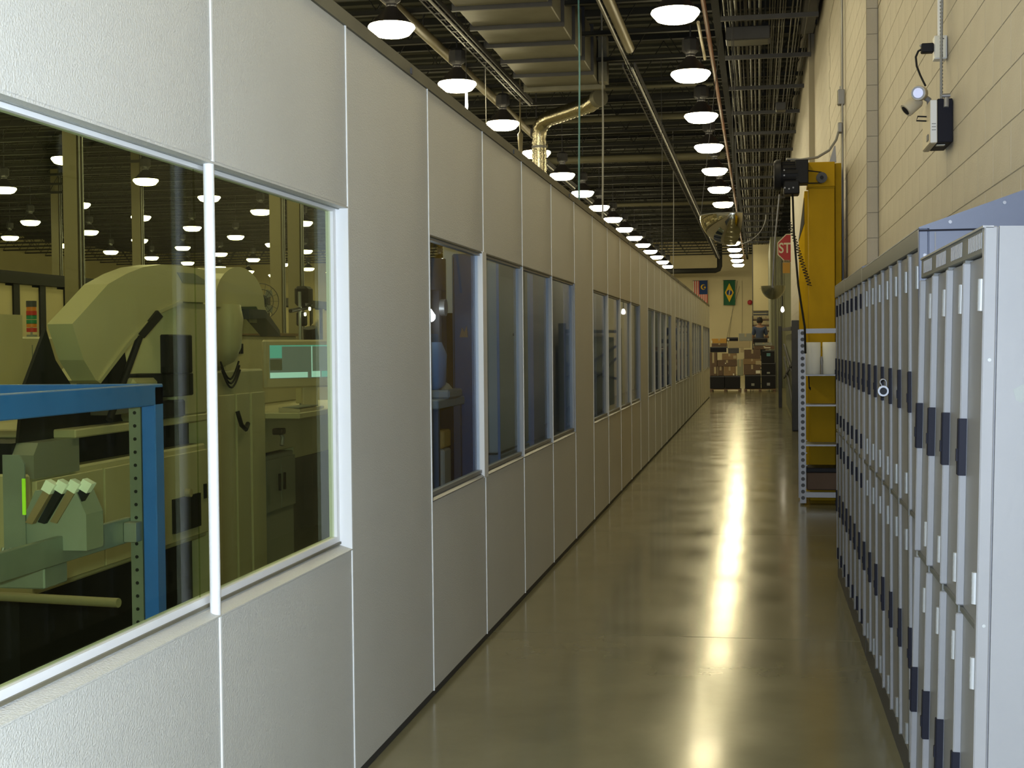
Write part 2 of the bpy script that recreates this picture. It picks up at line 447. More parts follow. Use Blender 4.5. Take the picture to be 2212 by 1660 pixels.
locker_bank('locker_bank', .50, 4.545, 7, .349, .962, 1.836, 1.90, True,
    'seven column locker bank under a slate sloping hood, directly behind the flat topped bank', endm=hoodm, rib=.002, hing=almn)
locker_bank('locker_bank', .50, 4.545+7*.349, 4, .349, .962, 1.836, 1.91, True,
    'four column locker bank with sloping hood, in the middle of the hooded run', hing=blackp, rib=.004)
locker_bank('locker_bank', .50, 4.545+11*.349, 3, .349, .962, 1.836, 1.915, True,
    'farthest and narrowest locker bank, three columns wide, next to the aluminium shelf rack', hing=blackp, rib=.005)
pl = em('padlock', (.478, 4.545+3*.349-.017, 1.375))
ob('lock_body', MB().tube([(0, -.009, -.022), (0, .009, -.022)], .021, 18), alum, pl)
ob('dial', MB().tube([(-.0, -.012, -.022), (0, -.009, -.022)], .014, 16), dark, pl)
ob('shackle', MB().tube([(0, -.0, -.01)]+[(.012*cos(a)*1.0, 0, .012+.012*sin(a)) for a in [PI-PI*i/8 for i in range(9)]]+[(.012, 0, -.01)], .003, 6), alum, pl)
tag(pl, 'small round chrome padlock hanging on a hooded locker door', 'padlock')

# ================================================================== CEILING WORKS
# lamps
def make_lamp():
    t = em('high_bay_lamp')
    ob('lens', MB().lathe([(.28, .135), (.292, .115), (.285, .095), (.225, .025), (.18, .008), (.0, .0)], 20), lens, t)
    ob('reflector', MB().lathe([(.28, .137), (.22, .19), (.14, .28), (.09, .33), (.07, .36)], 20), refl, t)
    bl = ob('ballast', MB().tube([(0, 0, .36), (0, 0, .40), (0, 0, .44), (0, 0, .60), (0, 0, .64)], [.07, .07, .125, .125, .08], 8, smooth=False), dgrey, t)
    ob('hook', MB().tube([(0, 0, .64), (0, 0, 1.55)], .014, 6), dgrey, t)
    return t
LX = [-.95, -4.43, -7.6, -10.8, -14.0, -17.98, -21.8, -25.4]
LY0 = [1.55, 1.55, 1.55, 1.6, .1, .8, 1.3, -1.2]
rown = ['row above the aisle', 'row along the partition top', 'row just behind the partition', 'third row over the workshop', 'fourth row over the workshop', 'fifth row over the workshop', 'sixth row over the workshop', 'farthest workshop row']
Z0L = 5.38
proto = make_lamp(); first = True
for ri, x in enumerate(LX):
    n = 0; j = 0
    while True:
        y = LY0[ri]+3.79*j; j += 1
        if y > 73: break
        if y < 0: continue
        o = proto if first else copy_tree(proto, (0, 0, 0)); first = False
        o.location = (x, y, Z0L)
        tag(o, 'round glowing high bay lamp, %s from this end, %s' % (ORD[n], rown[ri]), 'lamp', 'high bay lamps, ' + rown[ri]); n += 1

# open web joists (transverse) and deck ribs
jw = MB(); nb_ = 44
for i in range(nb_):
    xa = -34+i*.8; jw.tube([(xa, 0, 6.22), (xa+.4, 0, 6.86)], .011, 4, caps=False); jw.tube([(xa+.4, 0, 6.86), (xa+.8, 0, 6.22)], .011, 4, caps=False)
jwm = cmesh('web', jw, joistm)
jbm = cmesh('bottom_chord', MB().box(HALLX, 1.4, -.05, .05, 6.16, 6.17).box(HALLX, 1.4, -.05, -.042, 6.16, 6.22).box(HALLX, 1.4, .042, .05, 6.16, 6.22), joistm)
jtm = cmesh('top_chord', B(HALLX, 1.4, -.06, .06, 6.88, 6.99), joistm)
for i in range(34):
    t = em('roof_joist', (0, 9.3+1.9*i, 0))
    ob('bottom_chord', jbm, None, t); ob('top_chord', jtm, None, t); ob('web', jwm, None, t)
    tag(t, 'dark open web steel roof joist, %s from this end of the ceiling' % ORD[i], 'joist', 'roof joists')
rib = MB()
for i in range(150):
    y = 6+i*.45; rib.box(HALLX, 1.4, y, y+.16, 6.95, 7.0)
ob('deck_rib', rib, deck, bpy.data.objects['ceiling'], kind='stuff')
# transverse pale pipes and beams
for i, (y, z, r_) in enumerate(((24.7, 6.12, .035), (27.9, 6.10, .06), (33.5, 6.05, .09), (45.0, 6.1, .06), (17.6, 6.12, .03))):
    o = ob('transverse_pipe', MB().tube([(-12, y, z), (-.75, y, z)], r_, 8), barm)
    tag(o, ['thin pale pipe crossing the ceiling beside the second aisle lamp', 'pale pipe crossing the ceiling under the joists behind the rectangular duct', 'thick pale beam like pipe crossing the ceiling beyond the flexible foil duct', 'pale pipe crossing the ceiling far down the aisle', 'thin pale pipe crossing the ceiling in front of the nearest duct section'][i], 'pipe')
# longitudinal girder with red pipe
g = em('ceiling_girder', (-.53, 0, 0))
ob('web', B(-.01, .01, 6, 73, 5.98, 6.40), rubber, g); ob('flange', B(-.05, .05, 6, 73, 5.95, 5.98), rubber, g); ob('flange', B(-.05, .05, 6, 73, 6.40, 6.43), rubber, g)
tag(g, 'dark steel girder running the length of the aisle beside the conduit bundle', 'girder')
o = ob('sprinkler_pipe', MB().tube([(-.67, 6, 5.93), (-.67, 73, 5.93)], .032, 10), redm); tag(o, 'thin red brown pipe running along the girder above the aisle', 'pipe')
o = ob('glass_rod', MB().tube([(-.76, 18.6, 5.80), (-.76, 21.0, 5.80)], .022, 8), beigeh); tag(o, 'short pale tube hanging beside the red brown pipe', 'tube')
# big cream pipe ending above the aisle, and the long one over the partition
def longpipe(x, z, r_, y0, y1, mt, lab, nm='ceiling_pipe', cat='pipe'):
    t = em(nm, (x, y0, z))
    ob('pipe', MB().tube([(0, 0, 0), (0, y1-y0, 0)], r_, 12), mt, t)
    y = y0+1.5
    while y < y1-.5:
        ob('hanger', MB().tube([(0, y-y0, r_*.9), (0, y-y0, 6.9-z)], .008, 5), dgrey, t)
        y += 4.5
    return tag(t, lab, cat)
longpipe(-1.90, 6.05, .075, 9, 21.2, pipe_c, 'thick cream pipe ending beside the first aisle lamps')
longpipe(-4.70, 6.05, .075, 9, 31, pipe_c, 'thick cream pipe running above the partition, left of the ceiling duct')
longpipe(-2.02, 6.02, .028, 9, 24, alum, 'thin shiny rod alongside the thick cream pipe')
# cable trays with glints
def tray(x, z, y0, y1, lab):
    t = em('cable_tray', (x, y0, z)); L = y1-y0
    for s in (-.09, .09): ob('rail', B(s-.012, s+.012, 0, L, -.03, .04), dgrey, t)
    ob('track', MB().tube([(.05, 0, -.05), (.05, L, -.05)], .018, 8), alum, t)
    rg = MB(); y = .2
    while y < L: rg.box(-.09, .09, y, y+.03, -.03, -.02); y += .35
    ob('rung', rg, dgrey, t, kind='stuff')
    for i in range(3): ob('cable', MB().tube([(-.05+i*.04, 0, 0), (-.05+i*.04, L, 0)], .016, 6), dark, t)
    return tag(t, lab, 'cable tray')
tray(-1.95, 5.88, 21.6, 70, 'long black cable tray with a shiny track, left of the aisle lamps')
tray(-4.02, 5.88, 9, 24.5, 'black cable tray with a shiny track beside the ceiling duct')
tray(-4.9, 5.85, 31.5, 60, 'black cable tray with shiny track far along above the partition')
# rectangular duct
dt = em('ceiling_duct', (-3.16, 22.9, 6.2))
for i in range(10):
    y1 = -i*1.12; y0 = y1-1.06
    ob('duct_section', MB().cbox(-.60, .60, y0, y1, -.35, .35, .012), galv, dt)
    ob('flange', B(-.64, .64, y0-.05, y0-.005, -.40, .39), dgrey, dt)
ob('end_plate', B(-.66, .70, .002, .03, -.42, .42), galv, dt)
ob('side_box', B(.62, .76, -.28, .02, -.36, .40), galv, dt)
ob('strap', B(-.65, .65, -6.9, -6.86, -.41, .40), alum, dt)
tag(dt, 'rectangular galvanised ceiling duct with ribbed joints above the partition', 'duct')
# flexible foil duct
def ribbed(pts, r_, step):
    P = [Vector(p) for p in pts]; out = []; rs = []; d = 0; k = 0
    for i in range(len(P)-1):
        L = (P[i+1]-P[i]).length; n = max(1, int(L/step))
        for j in range(n):
            out.append(P[i].lerp(P[i+1], j/n)); rs.append(r_*(1.0 if k % 2 else .9)); k += 1
    out.append(P[-1]); rs.append(r_); return out, rs
pts = [(-2.86, 25.2, 6.02), (-3.02, 25.5, 5.98), (-3.9, 26.5, 5.93), (-4.05, 26.68, 5.90), (-4.15, 26.8, 5.80), (-4.18, 26.84, 5.66), (-4.18, 26.85, 5.5), (-4.18, 26.85, 2.9)]
p_, r_ = ribbed(pts, .152, .06)
ft = em('flexible_duct'); ob('hose', MB().tube(p_, r_, 18), chrome, ft); ob('collar', MB().tube([(-2.78, 25.1, 6.03), (-2.86, 25.2, 6.02)], .16, 18), galv, ft)
ob('band', MB().tube([(-4.18, 26.85, 5.40), (-4.18, 26.85, 5.45)], .148, 18), alum, ft)
tag(ft, 'shiny foil flexible duct bending down behind the partition', 'duct')
# conduit bundle beside the wall
rr = random.Random(3)
xs = [-.42+i*.042 for i in range(3)]+[-.27+i*.062 for i in range(6)]+[.17+i*.035 for i in range(7)]+[.47+i*.05 for i in range(6)]
for i, x in enumerate(xs):
    rad = rr.choice([.011, .014, .019, .023]) if i < 9 else rr.choice([.009, .012])
    z = 5.92+rr.choice([0, .0, .07, .13])
    y0 = 11+rr.uniform(0, 3); y1 = rr.uniform(60, 73)
    o = ob('conduit', MB().tube([(x, y0, z), (x+rr.uniform(-.015, .015), 30, z), (x, y1, z)], rad, 6), rr.choice([pipe_g, pipe_g, pipe_d, pipe_d, redm if i == 1 else pipe_g]))
    tag(o, 'thin metal conduit along the ceiling, %s from the girder side of the bundle' % ORD[i], 'conduit', 'ceiling conduits beside the block wall')
for i in range(19):
    y = 16.2+2.55*i
    t = em('conduit_hanger', (0, y, 5.86))
    ob('rail', B(-.47, .80, -.03, .03, -.03, .03), dgrey, t)
    for x in (-.46, .12, .79): ob('rod', MB().tube([(x, 0, .03), (x, 0, 1.1)], .008, 5), pipe_g, t)
    tag(t, 'dark trapeze hanger under the ceiling conduits, %s from this end' % ORD[i], 'hanger', 'conduit hangers')
t = em('junction_box', (-.12, 19.6, 5.72)); ob('body', MB().cbox(-.3, .3, -.2, .2, 0, .18, .01), dgrey, t); ob('cover', B(-.27, .27, -.17, .17, -.008, 0), pipe_g, t); ob('neck', B(-.2, .2, .2, .35, .02, .12), dark, t)
tag(t, 'wide grey junction box under the ceiling conduits near the wall', 'junction box')
t = em('junction_box', (.42, 25.6, 5.74)); ob('body', MB().cbox(-.09, .09, -.14, .14, 0, .14, .01), dgrey, t); ob('cover', B(-.08, .08, -.12, .12, -.006, 0), pipe_g, t)
tag(t, 'small grey junction box under the ceiling conduits, farther along than the wide one', 'junction box')
o = ob('wall_beam', MB().box(.62, .86, 10, 21.7, 6.25, 6.5).box(.62, .80, 12, 20.5, 6.0, 6.25), dgrey); tag(o, 'dark stepped box beam under the ceiling against the block wall', 'beam')
o = ob('air_duct', MB().cbox(-.36, .05, 12, 18.2, 6.15, 6.5, .02), dgrey); tag(o, 'dark flat duct above the nearest conduits', 'duct')
# hanging cords over the partition
for (x, y, z1, r_, mt, lab) in ((-2.2, 17.4, 2.2, .012, teal, 'teal cord hanging from the ceiling duct down behind the partition'),
                          (-2.4, 21.9, 2.2, .015, greyc, 'grey cord hanging behind the partition, right of the teal cord'),
                          (-2.05, 34.6, 2.2, .010, greyc, 'thin grey cord hanging behind the partition under the long cable tray'),
                          (-4.1, 21.0, 4.4, .007, greyc, 'thinnest wire hanging between the cream pipe and the partition top'),
                          (-1.75, 26.0, 2.4, .006, dgrey, 'thin dark wire hanging left of the aisle lamps')):
    o = ob('hanging_wire', MB().tube([(x, y, 6.9), (x+.01, y, 5), (x-.01, y, 3.5), (x, y, z1)], r_, 6), mt); tag(o, lab, 'cord')
t = em('hanging_tube', (-4.06, 19.4, 4.88)); ob('tube', MB().tube([(0, 0, 0), (0, 0, .08), (0, 0, .27)], [.012, .022, .016], 8), bulb, t); ob('wire', MB().tube([(0, 0, .27), (0, 0, 2.0)], .005, 5), dgrey, t)
tag(t, 'short bright glowing tube hanging just under the second lamp over the partition', 'lamp')
o = ob('drop_pipe', MB().tube([(-4.07, 24.0, 6.9), (-4.07, 24.0, 5.3), (-4.07, 24.0, 5.25), (-4.07, 24.0, 4.9)], [.012, .012, .05, .03], 10), pipe_c); tag(o, 'short cream pipe dropping from the ceiling left of the foil duct', 'pipe')
# end pipe
o = ob('end_pipe', MB().tube([(-7, 71, 5.3), (-2.1, 71, 5.3), (-1.95, 71, 5.36), (-1.9, 71, 5.5), (-1.9, 71, 6.9)], .13, 12), rubber); tag(o, 'thick dark pipe crossing high in front of the end wall and bending up', 'pipe')

# ================================================================== RIGHT WALL FITTINGS
def up_pipe(x, y, r_, z0, z1, mt, lab, cat='conduit', group=None):
    o = ob('wall_conduit', MB().tube([(x, y, z0), (x, y, z1)], r_, 8), mt); return tag(o, lab, cat, group)
up_pipe(.838, 14.35, .013, 1.2, 6.6, pipe_c, 'left of the twin thin conduits running up the block wall behind the lockers')
up_pipe(.838, 14.28, .010, 1.2, 6.6, alum, 'right and shinier of the twin thin conduits running up the block wall')
t = em('conduit_box', (.83, 14.32, 4.0)); ob('body', MB().cbox(-.035, .03, -.05, .05, -.075, .075, .006), alum, t); ob('cover', B(-.04, -.035, -.04, .04, -.065, .065), pipe_c, t)
ob('elbow', MB().tube([(0, -.0, .075), (0, 0, .11)], .02, 8), alum, t)
tag(t, 'small steel conduit body on the twin wall conduits above the yellow column', 'conduit box')
# emergency light
t = em('emergency_light', (.95, 7.16, 2.53))
ob('back_box', MB().cbox(-.072, 0, 0, .32, 0, .215, .003), blackp, t, label='black back box')
ob('front_cover', MB().cbox(-.108, -.072, -.002, .322, -.004, .212, .006), beigeh, t)
ob('cover_strip', B(-.106, -.076, -.004, -.002, .0, .208), white, t)
ob('vent', B(-.100, -.080, -.0055, -.004, .06, .064).box(-.100, -.080, -.0055, -.004, .075, .079).box(-.100, -.080, -.0055, -.004, .09, .094), almn, t)
ob('underside_label', B(-.07, -.03, .05, .09, -.0075, -.004), label, t)
ob('sensor', B(-.112, -.108, .06, .12, .02, .05), dgrey, t)
ob('test_loop', MB().tube([(-.108, .14, .15), (-.15, .15, .155), (-.155, .16, .135), (-.108, .15, .13)], .004, 6), dark, t)
def head(p, d, lit, nm):  # lit: this head gets the lens tinted like a flash reflection
    p = Vector(p); d = Vector(d).normalized()
    h = ob('lamp_head', MB().tube([p-d*.045, p-d*.03, p+d*.04, p+d*.045], [.028, .036, .038, .036], 14), beigeh, t)
    ob('bulb_lens', MB().tube([p+d*.0452, p+d*.047], .025, 14), flash_lens if lit else dark, h)
    ob('rim', MB().tube([p+d*.0440, p+d*.0462], .033, 14), alum if lit else beigeh, h)
head((-.145, .10, .262), (-.3, -1, -.12), True, 'a'); head((-.175, .16, .215), (-.75, -.2, -.62), False, 'b')
ob('swivel', MB().tube([(-.09, .16, .21), (-.095, .15, .235), (-.12, .14, .25)], .014, 8), alum, t)
ob('cable_gland', MB().tube([(-.03, .0, .215), (-.03, -.006, .20), (-.032, -.01, .17)], .013, 8), alum, t)
ob('gland_nut', MB().tube([(-.052, -.004, .228), (-.012, -.004, .228)], .010, 6), alum, t)
tag(t, 'beige emergency light with twin swivel heads on the block wall above the lockers', 'emergency light')
t = em('power_box', (.95, 7.36, 2.98)); ob('box', MB().cbox(-.062, 0, 0, .075, 0, .118, .003), white, t); ob('cover', MB().cbox(-.060, -.006, -.004, 0, .004, .114, .002), label, t)
ob('screw', MB().tube([(-.018, -.006, .10), (-.018, -.003, .10)], .003, 6), dark, t); ob('screw', MB().tube([(-.024, -.006, .02), (-.024, -.003, .02)], .003, 6), dark, t)
ob('conduit', MB().tube([(-.032, .04, .118), (-.032, .04, 1.9)], .011, 8), white, t)
tag(t, 'small white electrical box on the block wall above the emergency light', 'electrical box')
t = em('power_plug', (.885, 7.37, 3.035)); ob('body', MB().cbox(-.062, 0, -.02, .025, -.022, .026, .005), dark, t)
ob('clip', MB().tube([(-.066, -.01, .012), (-.062, -.01, .02)], .006, 6), alum, t)
ob('cord', MB().tube([(-.055, 0, 0), (-.075, 0, -.01), (-.088, -.005, -.04), (-.085, -.02, -.09), (-.07, -.04, -.14), (-.058, -.06, -.175), (-.05, -.08, -.20)], .0055, 8), dark, t)
tag(t, 'black power plug and short curved cord plugged into the white electrical box', 'plug')
t = em('armoured_cable', (.915, 7.32, 2.745))
ob('cable', MB().tube([(0, 0, 0), (.0, 0, .2), (.006, .0, .5), (.012, .02, 1.2), (.012, .02, 2.2)], .0065, 8), greyc, t)
rg = MB()
for i in range(40): rg.tube([(.002, 0, .02+i*.018), (.002, 0, .028+i*.018)], .008, 8, caps=False)
ob('wrap', rg, almn, t, kind='stuff'); tag(t, 'flexible armoured cable rising from the emergency light past the white box', 'cable')
# bell on end wall
o = ob('fire_bell', MB().lathe([(0, 0), (.13, .0), (.13, .05), (.05, .11), (0, .11)], 16), red, loc=(-.42, 73.9, 3.75)); o.rotation_euler.x = PI/2; tag(o, 'round red bell on the cream end wall right of the green flag', 'bell')
for i, (x0, x1, z1) in enumerate(((-1.05, -1.6, 4.9), (-.82, -.86, 4.9), (-.95, -1.75, 4.6))):
    o = ob('wall_cable', MB().tube([(x0, 73.95, z1), ((x0+x1)/2+.03, 73.93, z1-1.3), (x1, 73.95, 1.3)], .007, 5), dgrey)
    tag(o, ['slanting dark cable on the end wall nearest the green flag', 'straight vertical cable on the end wall left of the red bell', 'longest slanting cable on the end wall, reaching lowest to the left'][i], 'cable')

# ================================================================== YELLOW COLUMN AND LIFT DRIVE
t = em('yellow_lift_column', (.49, 13.9, 0))
ob('front_column', MB().cbox(0, .25, 0, .26, 0, 3.06, .008), yellow, t)
ob('head_box', MB().cbox(-.012, .252, -.012, .28, 3.07, 3.31, .006), yellow, t)
ob('side_flange', MB().cbox(.256, .315, .03, .40, 0, 3.30, .004), yellowd, t)
ob('side_arm', MB().prism([(.262, 0), (2.3, 0), (2.3, 2.72), (1.9, 2.80), (.262, 3.06)], 'x', -.03, .02), yellowm, t)
ob('recess_shade', MB().prism([(.30, 2.74), (2.28, 2.71), (.30, 3.0)], 'x', -.034, -.03), rubber, t)  # flat black triangle paints the shade of the recess in the arm
ob('joint_strip', B(-.002, .25, -.006, .0, 3.055, 3.068), yellowd, t)
for z in (.08, 1.5): ob('rivet_strip', B(.0, .25, -.004, 0, z, z+.012), yellowd, t)
pu = ob('pulley', MB().tube([(.125, -.05, 3.155), (.125, -.012, 3.155)], .052, 24), dgrey, t)
ob('hub', MB().tube([(.125, -.06, 3.155), (.125, -.05, 3.155)], .018, 12), dark, pu)
ob('belt', MB().tube([(-.06, -.035, 3.235), (.125, -.035, 3.207)], .006, 6).tube([(-.06, -.035, 3.105), (.125, -.035, 3.103)], .006, 6), dark, t)
ob('top_bracket', MB().prism([(.20, 3.31), (.27, 3.31), (.262, 3.47), (.25, 3.47)], 'y', .05, .07), alum, t)
tag(t, 'tall yellow enamelled steel column of a lift beside the block wall', 'column')
t = em('lift_motor', (.30, 13.85, 3.19))
ob('fan_cover', MB().tube([(-.14, .0, .0), (-.12, 0, 0), (-.075, 0, .0)], [.135, .15, .155], 24), dark, t)
ob('housing', MB().tube([(-.075, 0, 0), (.09, 0, 0)], .125, 20), dark, t)
for i in range(16):
    a = 2*PI*i/16; ob('fin', MB().tube([(-.06, .127*cos(a), .127*sin(a)), (.08, .127*cos(a), .127*sin(a))], .006, 4), dark, t)
ob('gearbox', MB().cbox(-.05, .10, -.13, .12, -.20, -.07, .01), dark, t)
ob('terminal_box', MB().cbox(.06, .185, -.12, .10, -.10, .13, .008), dark, t)
for (x, z) in ((-.04, -.14), (.0, -.15), (.04, -.14), (-.045, -.02), (-.045, .03)): ob('bolt', MB().tube([(x, -.137, z), (x, -.128, z)], .008, 8), alum, t)
ob('rim_highlight', MB().tube([(-.142, 0, 0), (-.139, 0, 0)], .134, 24), dgrey, t)
tag(t, 'black electric drive motor mounted high on the yellow column', 'motor')
o = ob('motor_hose', MB().tube([(.335, 13.78, 3.0), (.345, 13.72, 2.6), (.38, 13.60, 2.1), (.43, 13.32, 1.7), (.435, 13.32, 1.45)], .010, 8), rubber); tag(o, 'black hose hanging straight down from the motor to the aluminium rack', 'hose')
pts = []
for i in range(240):
    q = i/239; c = Vector((.30+.19*q, 13.75-.05*q, 2.72-.62*q)); a = q*2*PI*22
    pts.append(c+Vector((.02*cos(a), .02*sin(a), 0)))
o = ob('coiled_cable', MB().tube(pts, .0045, 4), dark); tag(o, 'black coiled cable stretching down beside the yellow column', 'cable')
o = ob('flexible_conduit', MB().tube([(.28, 13.9, 3.35), (.42, 13.95, 3.345), (.58, 14.0, 3.37), (.70, 14.1, 3.45), (.77, 14.2, 3.56), (.80, 14.25, 3.66), (.82, 14.3, 3.70)], .013, 8), greyc); tag(o, 'grey flexible conduit sweeping from the motor up to the wall', 'conduit')
o = ob('conduit_elbow', MB().cbox(.79, .835, 14.22, 14.32, 3.64, 3.74, .008), alum); tag(o, 'small chrome conduit fitting on the wall above the yellow column', 'fitting')
o = ob('guide_rod', MB().tube([(.21, 13.82, 3.0), (.17, 13.9, 2.6), (.14, 14.0, 2.1)], .008, 8), alum); tag(o, 'thin shiny rod slanting down from the black motor', 'rod')

# ================================================================== ALUMINIUM SHELF RACK
t = em('aluminium_rack', (.385, 13.5, 0))
def post(x, y):
    p = ob('post', MB().box(x, x+.058, y, y+.004, 0.02, 1.68).box(x, x+.003, y+.004, y+.04, .02, 1.68).box(x+.055, x+.058, y+.004, y+.04, .02, 1.68), alum, t)
    return p
p1 = post(0, 0)
hm_ = cmesh('punched_hole', MB().tube([(0, -.0012, 0), (0, .001, 0)], .0185, 14), dgrey)
for i in range(27): ob('punched_hole', hm_, None, p1, loc=(.029, 0, .07+i*.0605))
post(.43, 0); post(0, .45); post(.43, .45)
for z, h in ((1.64, .045), (1.235, .012), (.945, .016), (.565, .016), (.075, .05)):
    ob('front_rail', B(.058, .43, .0, .02, z, z+h), alum, t)
    ob('shelf', B(.01, .478, .02, .47, z, z+.012) if z < 1.6 else B(.01, .02, .02, .47, z, z+.04), alum if z > 1.3 else gmach, t)
for (z) in (.50, .38, .62): ob('stud', MB().tube([(.064, -.004, z), (.064, 0, z)], .006, 8), alum, t)
ob('hook', MB().tube([(.085, -.002, 1.235), (.09, -.002, 1.12), (.10, -.002, 1.10), (.10, -.002, 1.13)], .006, 6), dark, t)
tag(t, 'narrow aluminium shelf rack with a punched front post beside the lockers', 'shelf rack')
for i, x in enumerate((.518, .675)):
    o = ob('paper_roll', MB().tube([(x, 13.62, 1.248), (x, 13.62, 1.25), (x, 13.62, 1.552), (x, 13.62, 1.555)], [.066, .070, .070, .066], 24), papr)
    ob('core', MB().tube([(x, 13.62, 1.5552), (x, 13.62, 1.5562)], .02, 12), tan, o)
    tag(o, ['left white paper roll standing on the aluminium rack', 'right white paper roll on the aluminium rack, nearer the lockers'][i], 'paper roll')
o = ob('spray_nozzle', MB().tube([(.597, 13.60, 1.25), (.597, 13.60, 1.33), (.597, 13.60, 1.37), (.597, 13.6, 1.42)], [.008, .008, .013, .006], 8), alum); tag(o, 'slim metal nozzle standing between the two white paper rolls', 'nozzle')
t = em('storage_crate', (.62, 13.72, .14)); ob('body', MB().cbox(-.17, .20, -.17, .18, 0, .17, .01), brn, t); ob('lid', MB().cbox(-.18, .21, -.18, .19, .17, .215, .006), dark, t)
tag(t, 'brown crate with a black lid on the bottom shelf of the aluminium rack', 'crate')

# ================================================================== MIRRORS, SIGNS
t = em('dome_mirror', (-.33, 19.0, 3.28)); Rm = .44
prof = [(Rm*cos(a), -.40*sin(a)) for a in [PI/2*i/12 for i in range(13)]]
ob('dome', MB().lathe(prof, 30, a0=PI*.42, a1=PI*1.60), mirr, t)
ob('rim_band', MB().tube([(Rm*cos(a), 0, -.40*sin(a)) for a in [PI/2.15*i/14 for i in range(14)]], .006, 6), alum, t)
ob('upper_rim', MB().tube([(Rm*cos(a), Rm*sin(a), 0) for a in [PI*.42+PI*1.18*i/24 for i in range(25)]], .007, 6), almn, t)
for a in (PI*.5, PI*1.1, PI*1.55): ob('chain', MB().tube([(Rm*cos(a), Rm*sin(a), 0), (Rm*.3*cos(a), Rm*.3*sin(a), 2.6)], .005, 5), dgrey, t)
tag(t, 'large convex dome mirror hanging over the aisle near the yellow column', 'mirror')
t = em('dome_mirror', (.42, 40.0, 3.19)); Rm = .34
ob('dome', MB().lathe([(Rm*cos(a), -.38*sin(a)) for a in [PI/2*i/10 for i in range(11)]], 24), dgreym, t)
ob('stem', MB().tube([(0, 0, -.0), (0, 0, 3.0)], .01, 6), dgrey, t)
tag(t, 'smaller grey dome mirror far down the aisle under the stop sign', 'mirror')
t = em('hanging_bulb', (.62, 36.5, 2.36)); ob('bulb', MB().lathe([(0, 0), (.035, .02), (.045, .06), (.03, .12), (.012, .15)], 12), bulb, t); ob('stem', MB().tube([(0, 0, .15), (0, 0, .42)], .012, 6), dark, t); ob('wire', MB().tube([(0, 0, .42), (0, 0, 3.5)], .004, 4), dark, t)
tag(t, 'small bright bare bulb hanging at the right side of the aisle below the far mirror', 'bulb')
t = em('stop_sign', (.858, 36.0, 3.97)); oc = lambda r: [(r*cos(PI/8+PI/4*i), r*sin(PI/8+PI/4*i)) for i in range(8)]
ob('border', MB().prism(oc(.398), 'y', 0, .01), fwhite, t); ob('face', MB().prism(oc(.372), 'y', -.004, 0), red, t)
def text(s, size, loc, m, parent, rot=(PI/2, 0, 0), ext=.002, name='lettering', al='CENTER'):
    c = bpy.data.curves.new(name, 'FONT'); c.body = s; c.size = size; c.extrude = ext; c.offset = .006 if s == 'STOP' else 0; c.align_x = al; c.align_y = 'CENTER'; c.materials.append(m)
    o = bpy.data.objects.new(name, c); COL.objects.link(o); o.location = loc; o.rotation_euler = rot
    bpy.context.view_layer.update()
    me = bpy.data.meshes.new_from_object(o.evaluated_get(bpy.context.evaluated_depsgraph_get()))
    q = bpy.data.objects.new(name, me); COL.objects.link(q); q.location = loc; q.rotation_euler = rot; q.parent = parent
    bpy.data.objects.remove(o); return q
tx = text('STOP', .36, (0, -.007, 0), fwhite, t); tx.scale = (.78, 1, 1)
ob('post', B(-.02, .02, .01, .05, -.4, 2.9), alum, t)
tag(t, 'red octagonal stop sign half hidden by the wall far down the aisle', 'sign')
t = em('caution_tag', (.71, 35.9, 3.47)); ob('plate', B(-.09, .09, 0, .01, -.13, .13), orng, t); text('4-WAY', .07, (-.005, -.003, .165), dark, t)
ob('plate_top', B(-.09, .09, 0, .01, .13, .2), tanl, t)
tag(t, 'small yellow orange plate hanging below the stop sign', 'sign')
# dark barrier frame along the right side
t = em('steel_guard_frame', (.60, 25.0, 0))
ob('post', MB().cbox(-.02, .11, 0, .10, 0, 1.96, .006), dgrey, t); ob('post', MB().cbox(-.12, -.035, 9.4, 9.5, 0, 1.98, .006), dgrey, t)
ob('top_rail', MB().prism([(.1, 1.78), (9.4, 1.86), (9.4, 1.93), (.1, 1.85)], 'x', -.03, .02), dgrey, t)
for (a, b, c, d) in ((.1, 1.2, 9.4, .7), (.1, .9, 9.4, 1.5), (.1, .30, 9.4, 1.2)):
    ob('brace', MB().prism([(a, b), (c, d), (c, d+.05), (a, b+.06)], 'x', 0, .03), dgrey, t)
ob('lower_panel', B(.06, .08, .1, 9.4, .1, 1.75), tealg, t)
ob('foot', B(.0, .14, -.05, .15, 0, .02), dark, t)
tag(t, 'dark steel guard frame with braces along the right side beyond the rack', 'guard frame')

# ================================================================== FAR END
def fabric(name, x0, x1, z0, z1, y, m, parent, wob=.02):
    n = 10; mz = 8; vs = []; fs = []
    for j in range(mz+1):
        for i in range(n+1):
            u, v = i/n, j/mz; vs.append((x0+(x1-x0)*u, y+wob*sin(u*9+v*2), z0+(z1-z0)*v))
    for j in range(mz):
        for i in range(n):
            a = j*(n+1)+i; fs.append((a, a+1, a+n+2, a+n+1))
    return ob(name, MB().add(vs, fs, True), m, parent)
yF = 73.85
t = em('hanging_flag', (0, 0, 0)); x0, x1, z0, z1 = -1.78, -1.18, 3.62, 4.93; cx, cz = (x0+x1)/2, (z0+z1)/2
fabric('field', x0, x1, z0, z1, yF, fgreen, t)
ob('rhombus', MB().prism([(cx-.23, cz), (cx, cz-.50), (cx+.23, cz), (cx, cz+.50)], 'y', yF-.045, yF-.035), fyel, t)
ob('disc', MB().tube([(cx, yF-.055, cz), (cx, yF-.046, cz)], .145, 24), fblue, t)
ob('disc_band', MB().prism([(cx-.04, cz-.13), (cx, cz-.14), (cx+.05, cz+.13), (cx+.01, cz+.14)], 'y', yF-.060, yF-.056), fwhite, t)
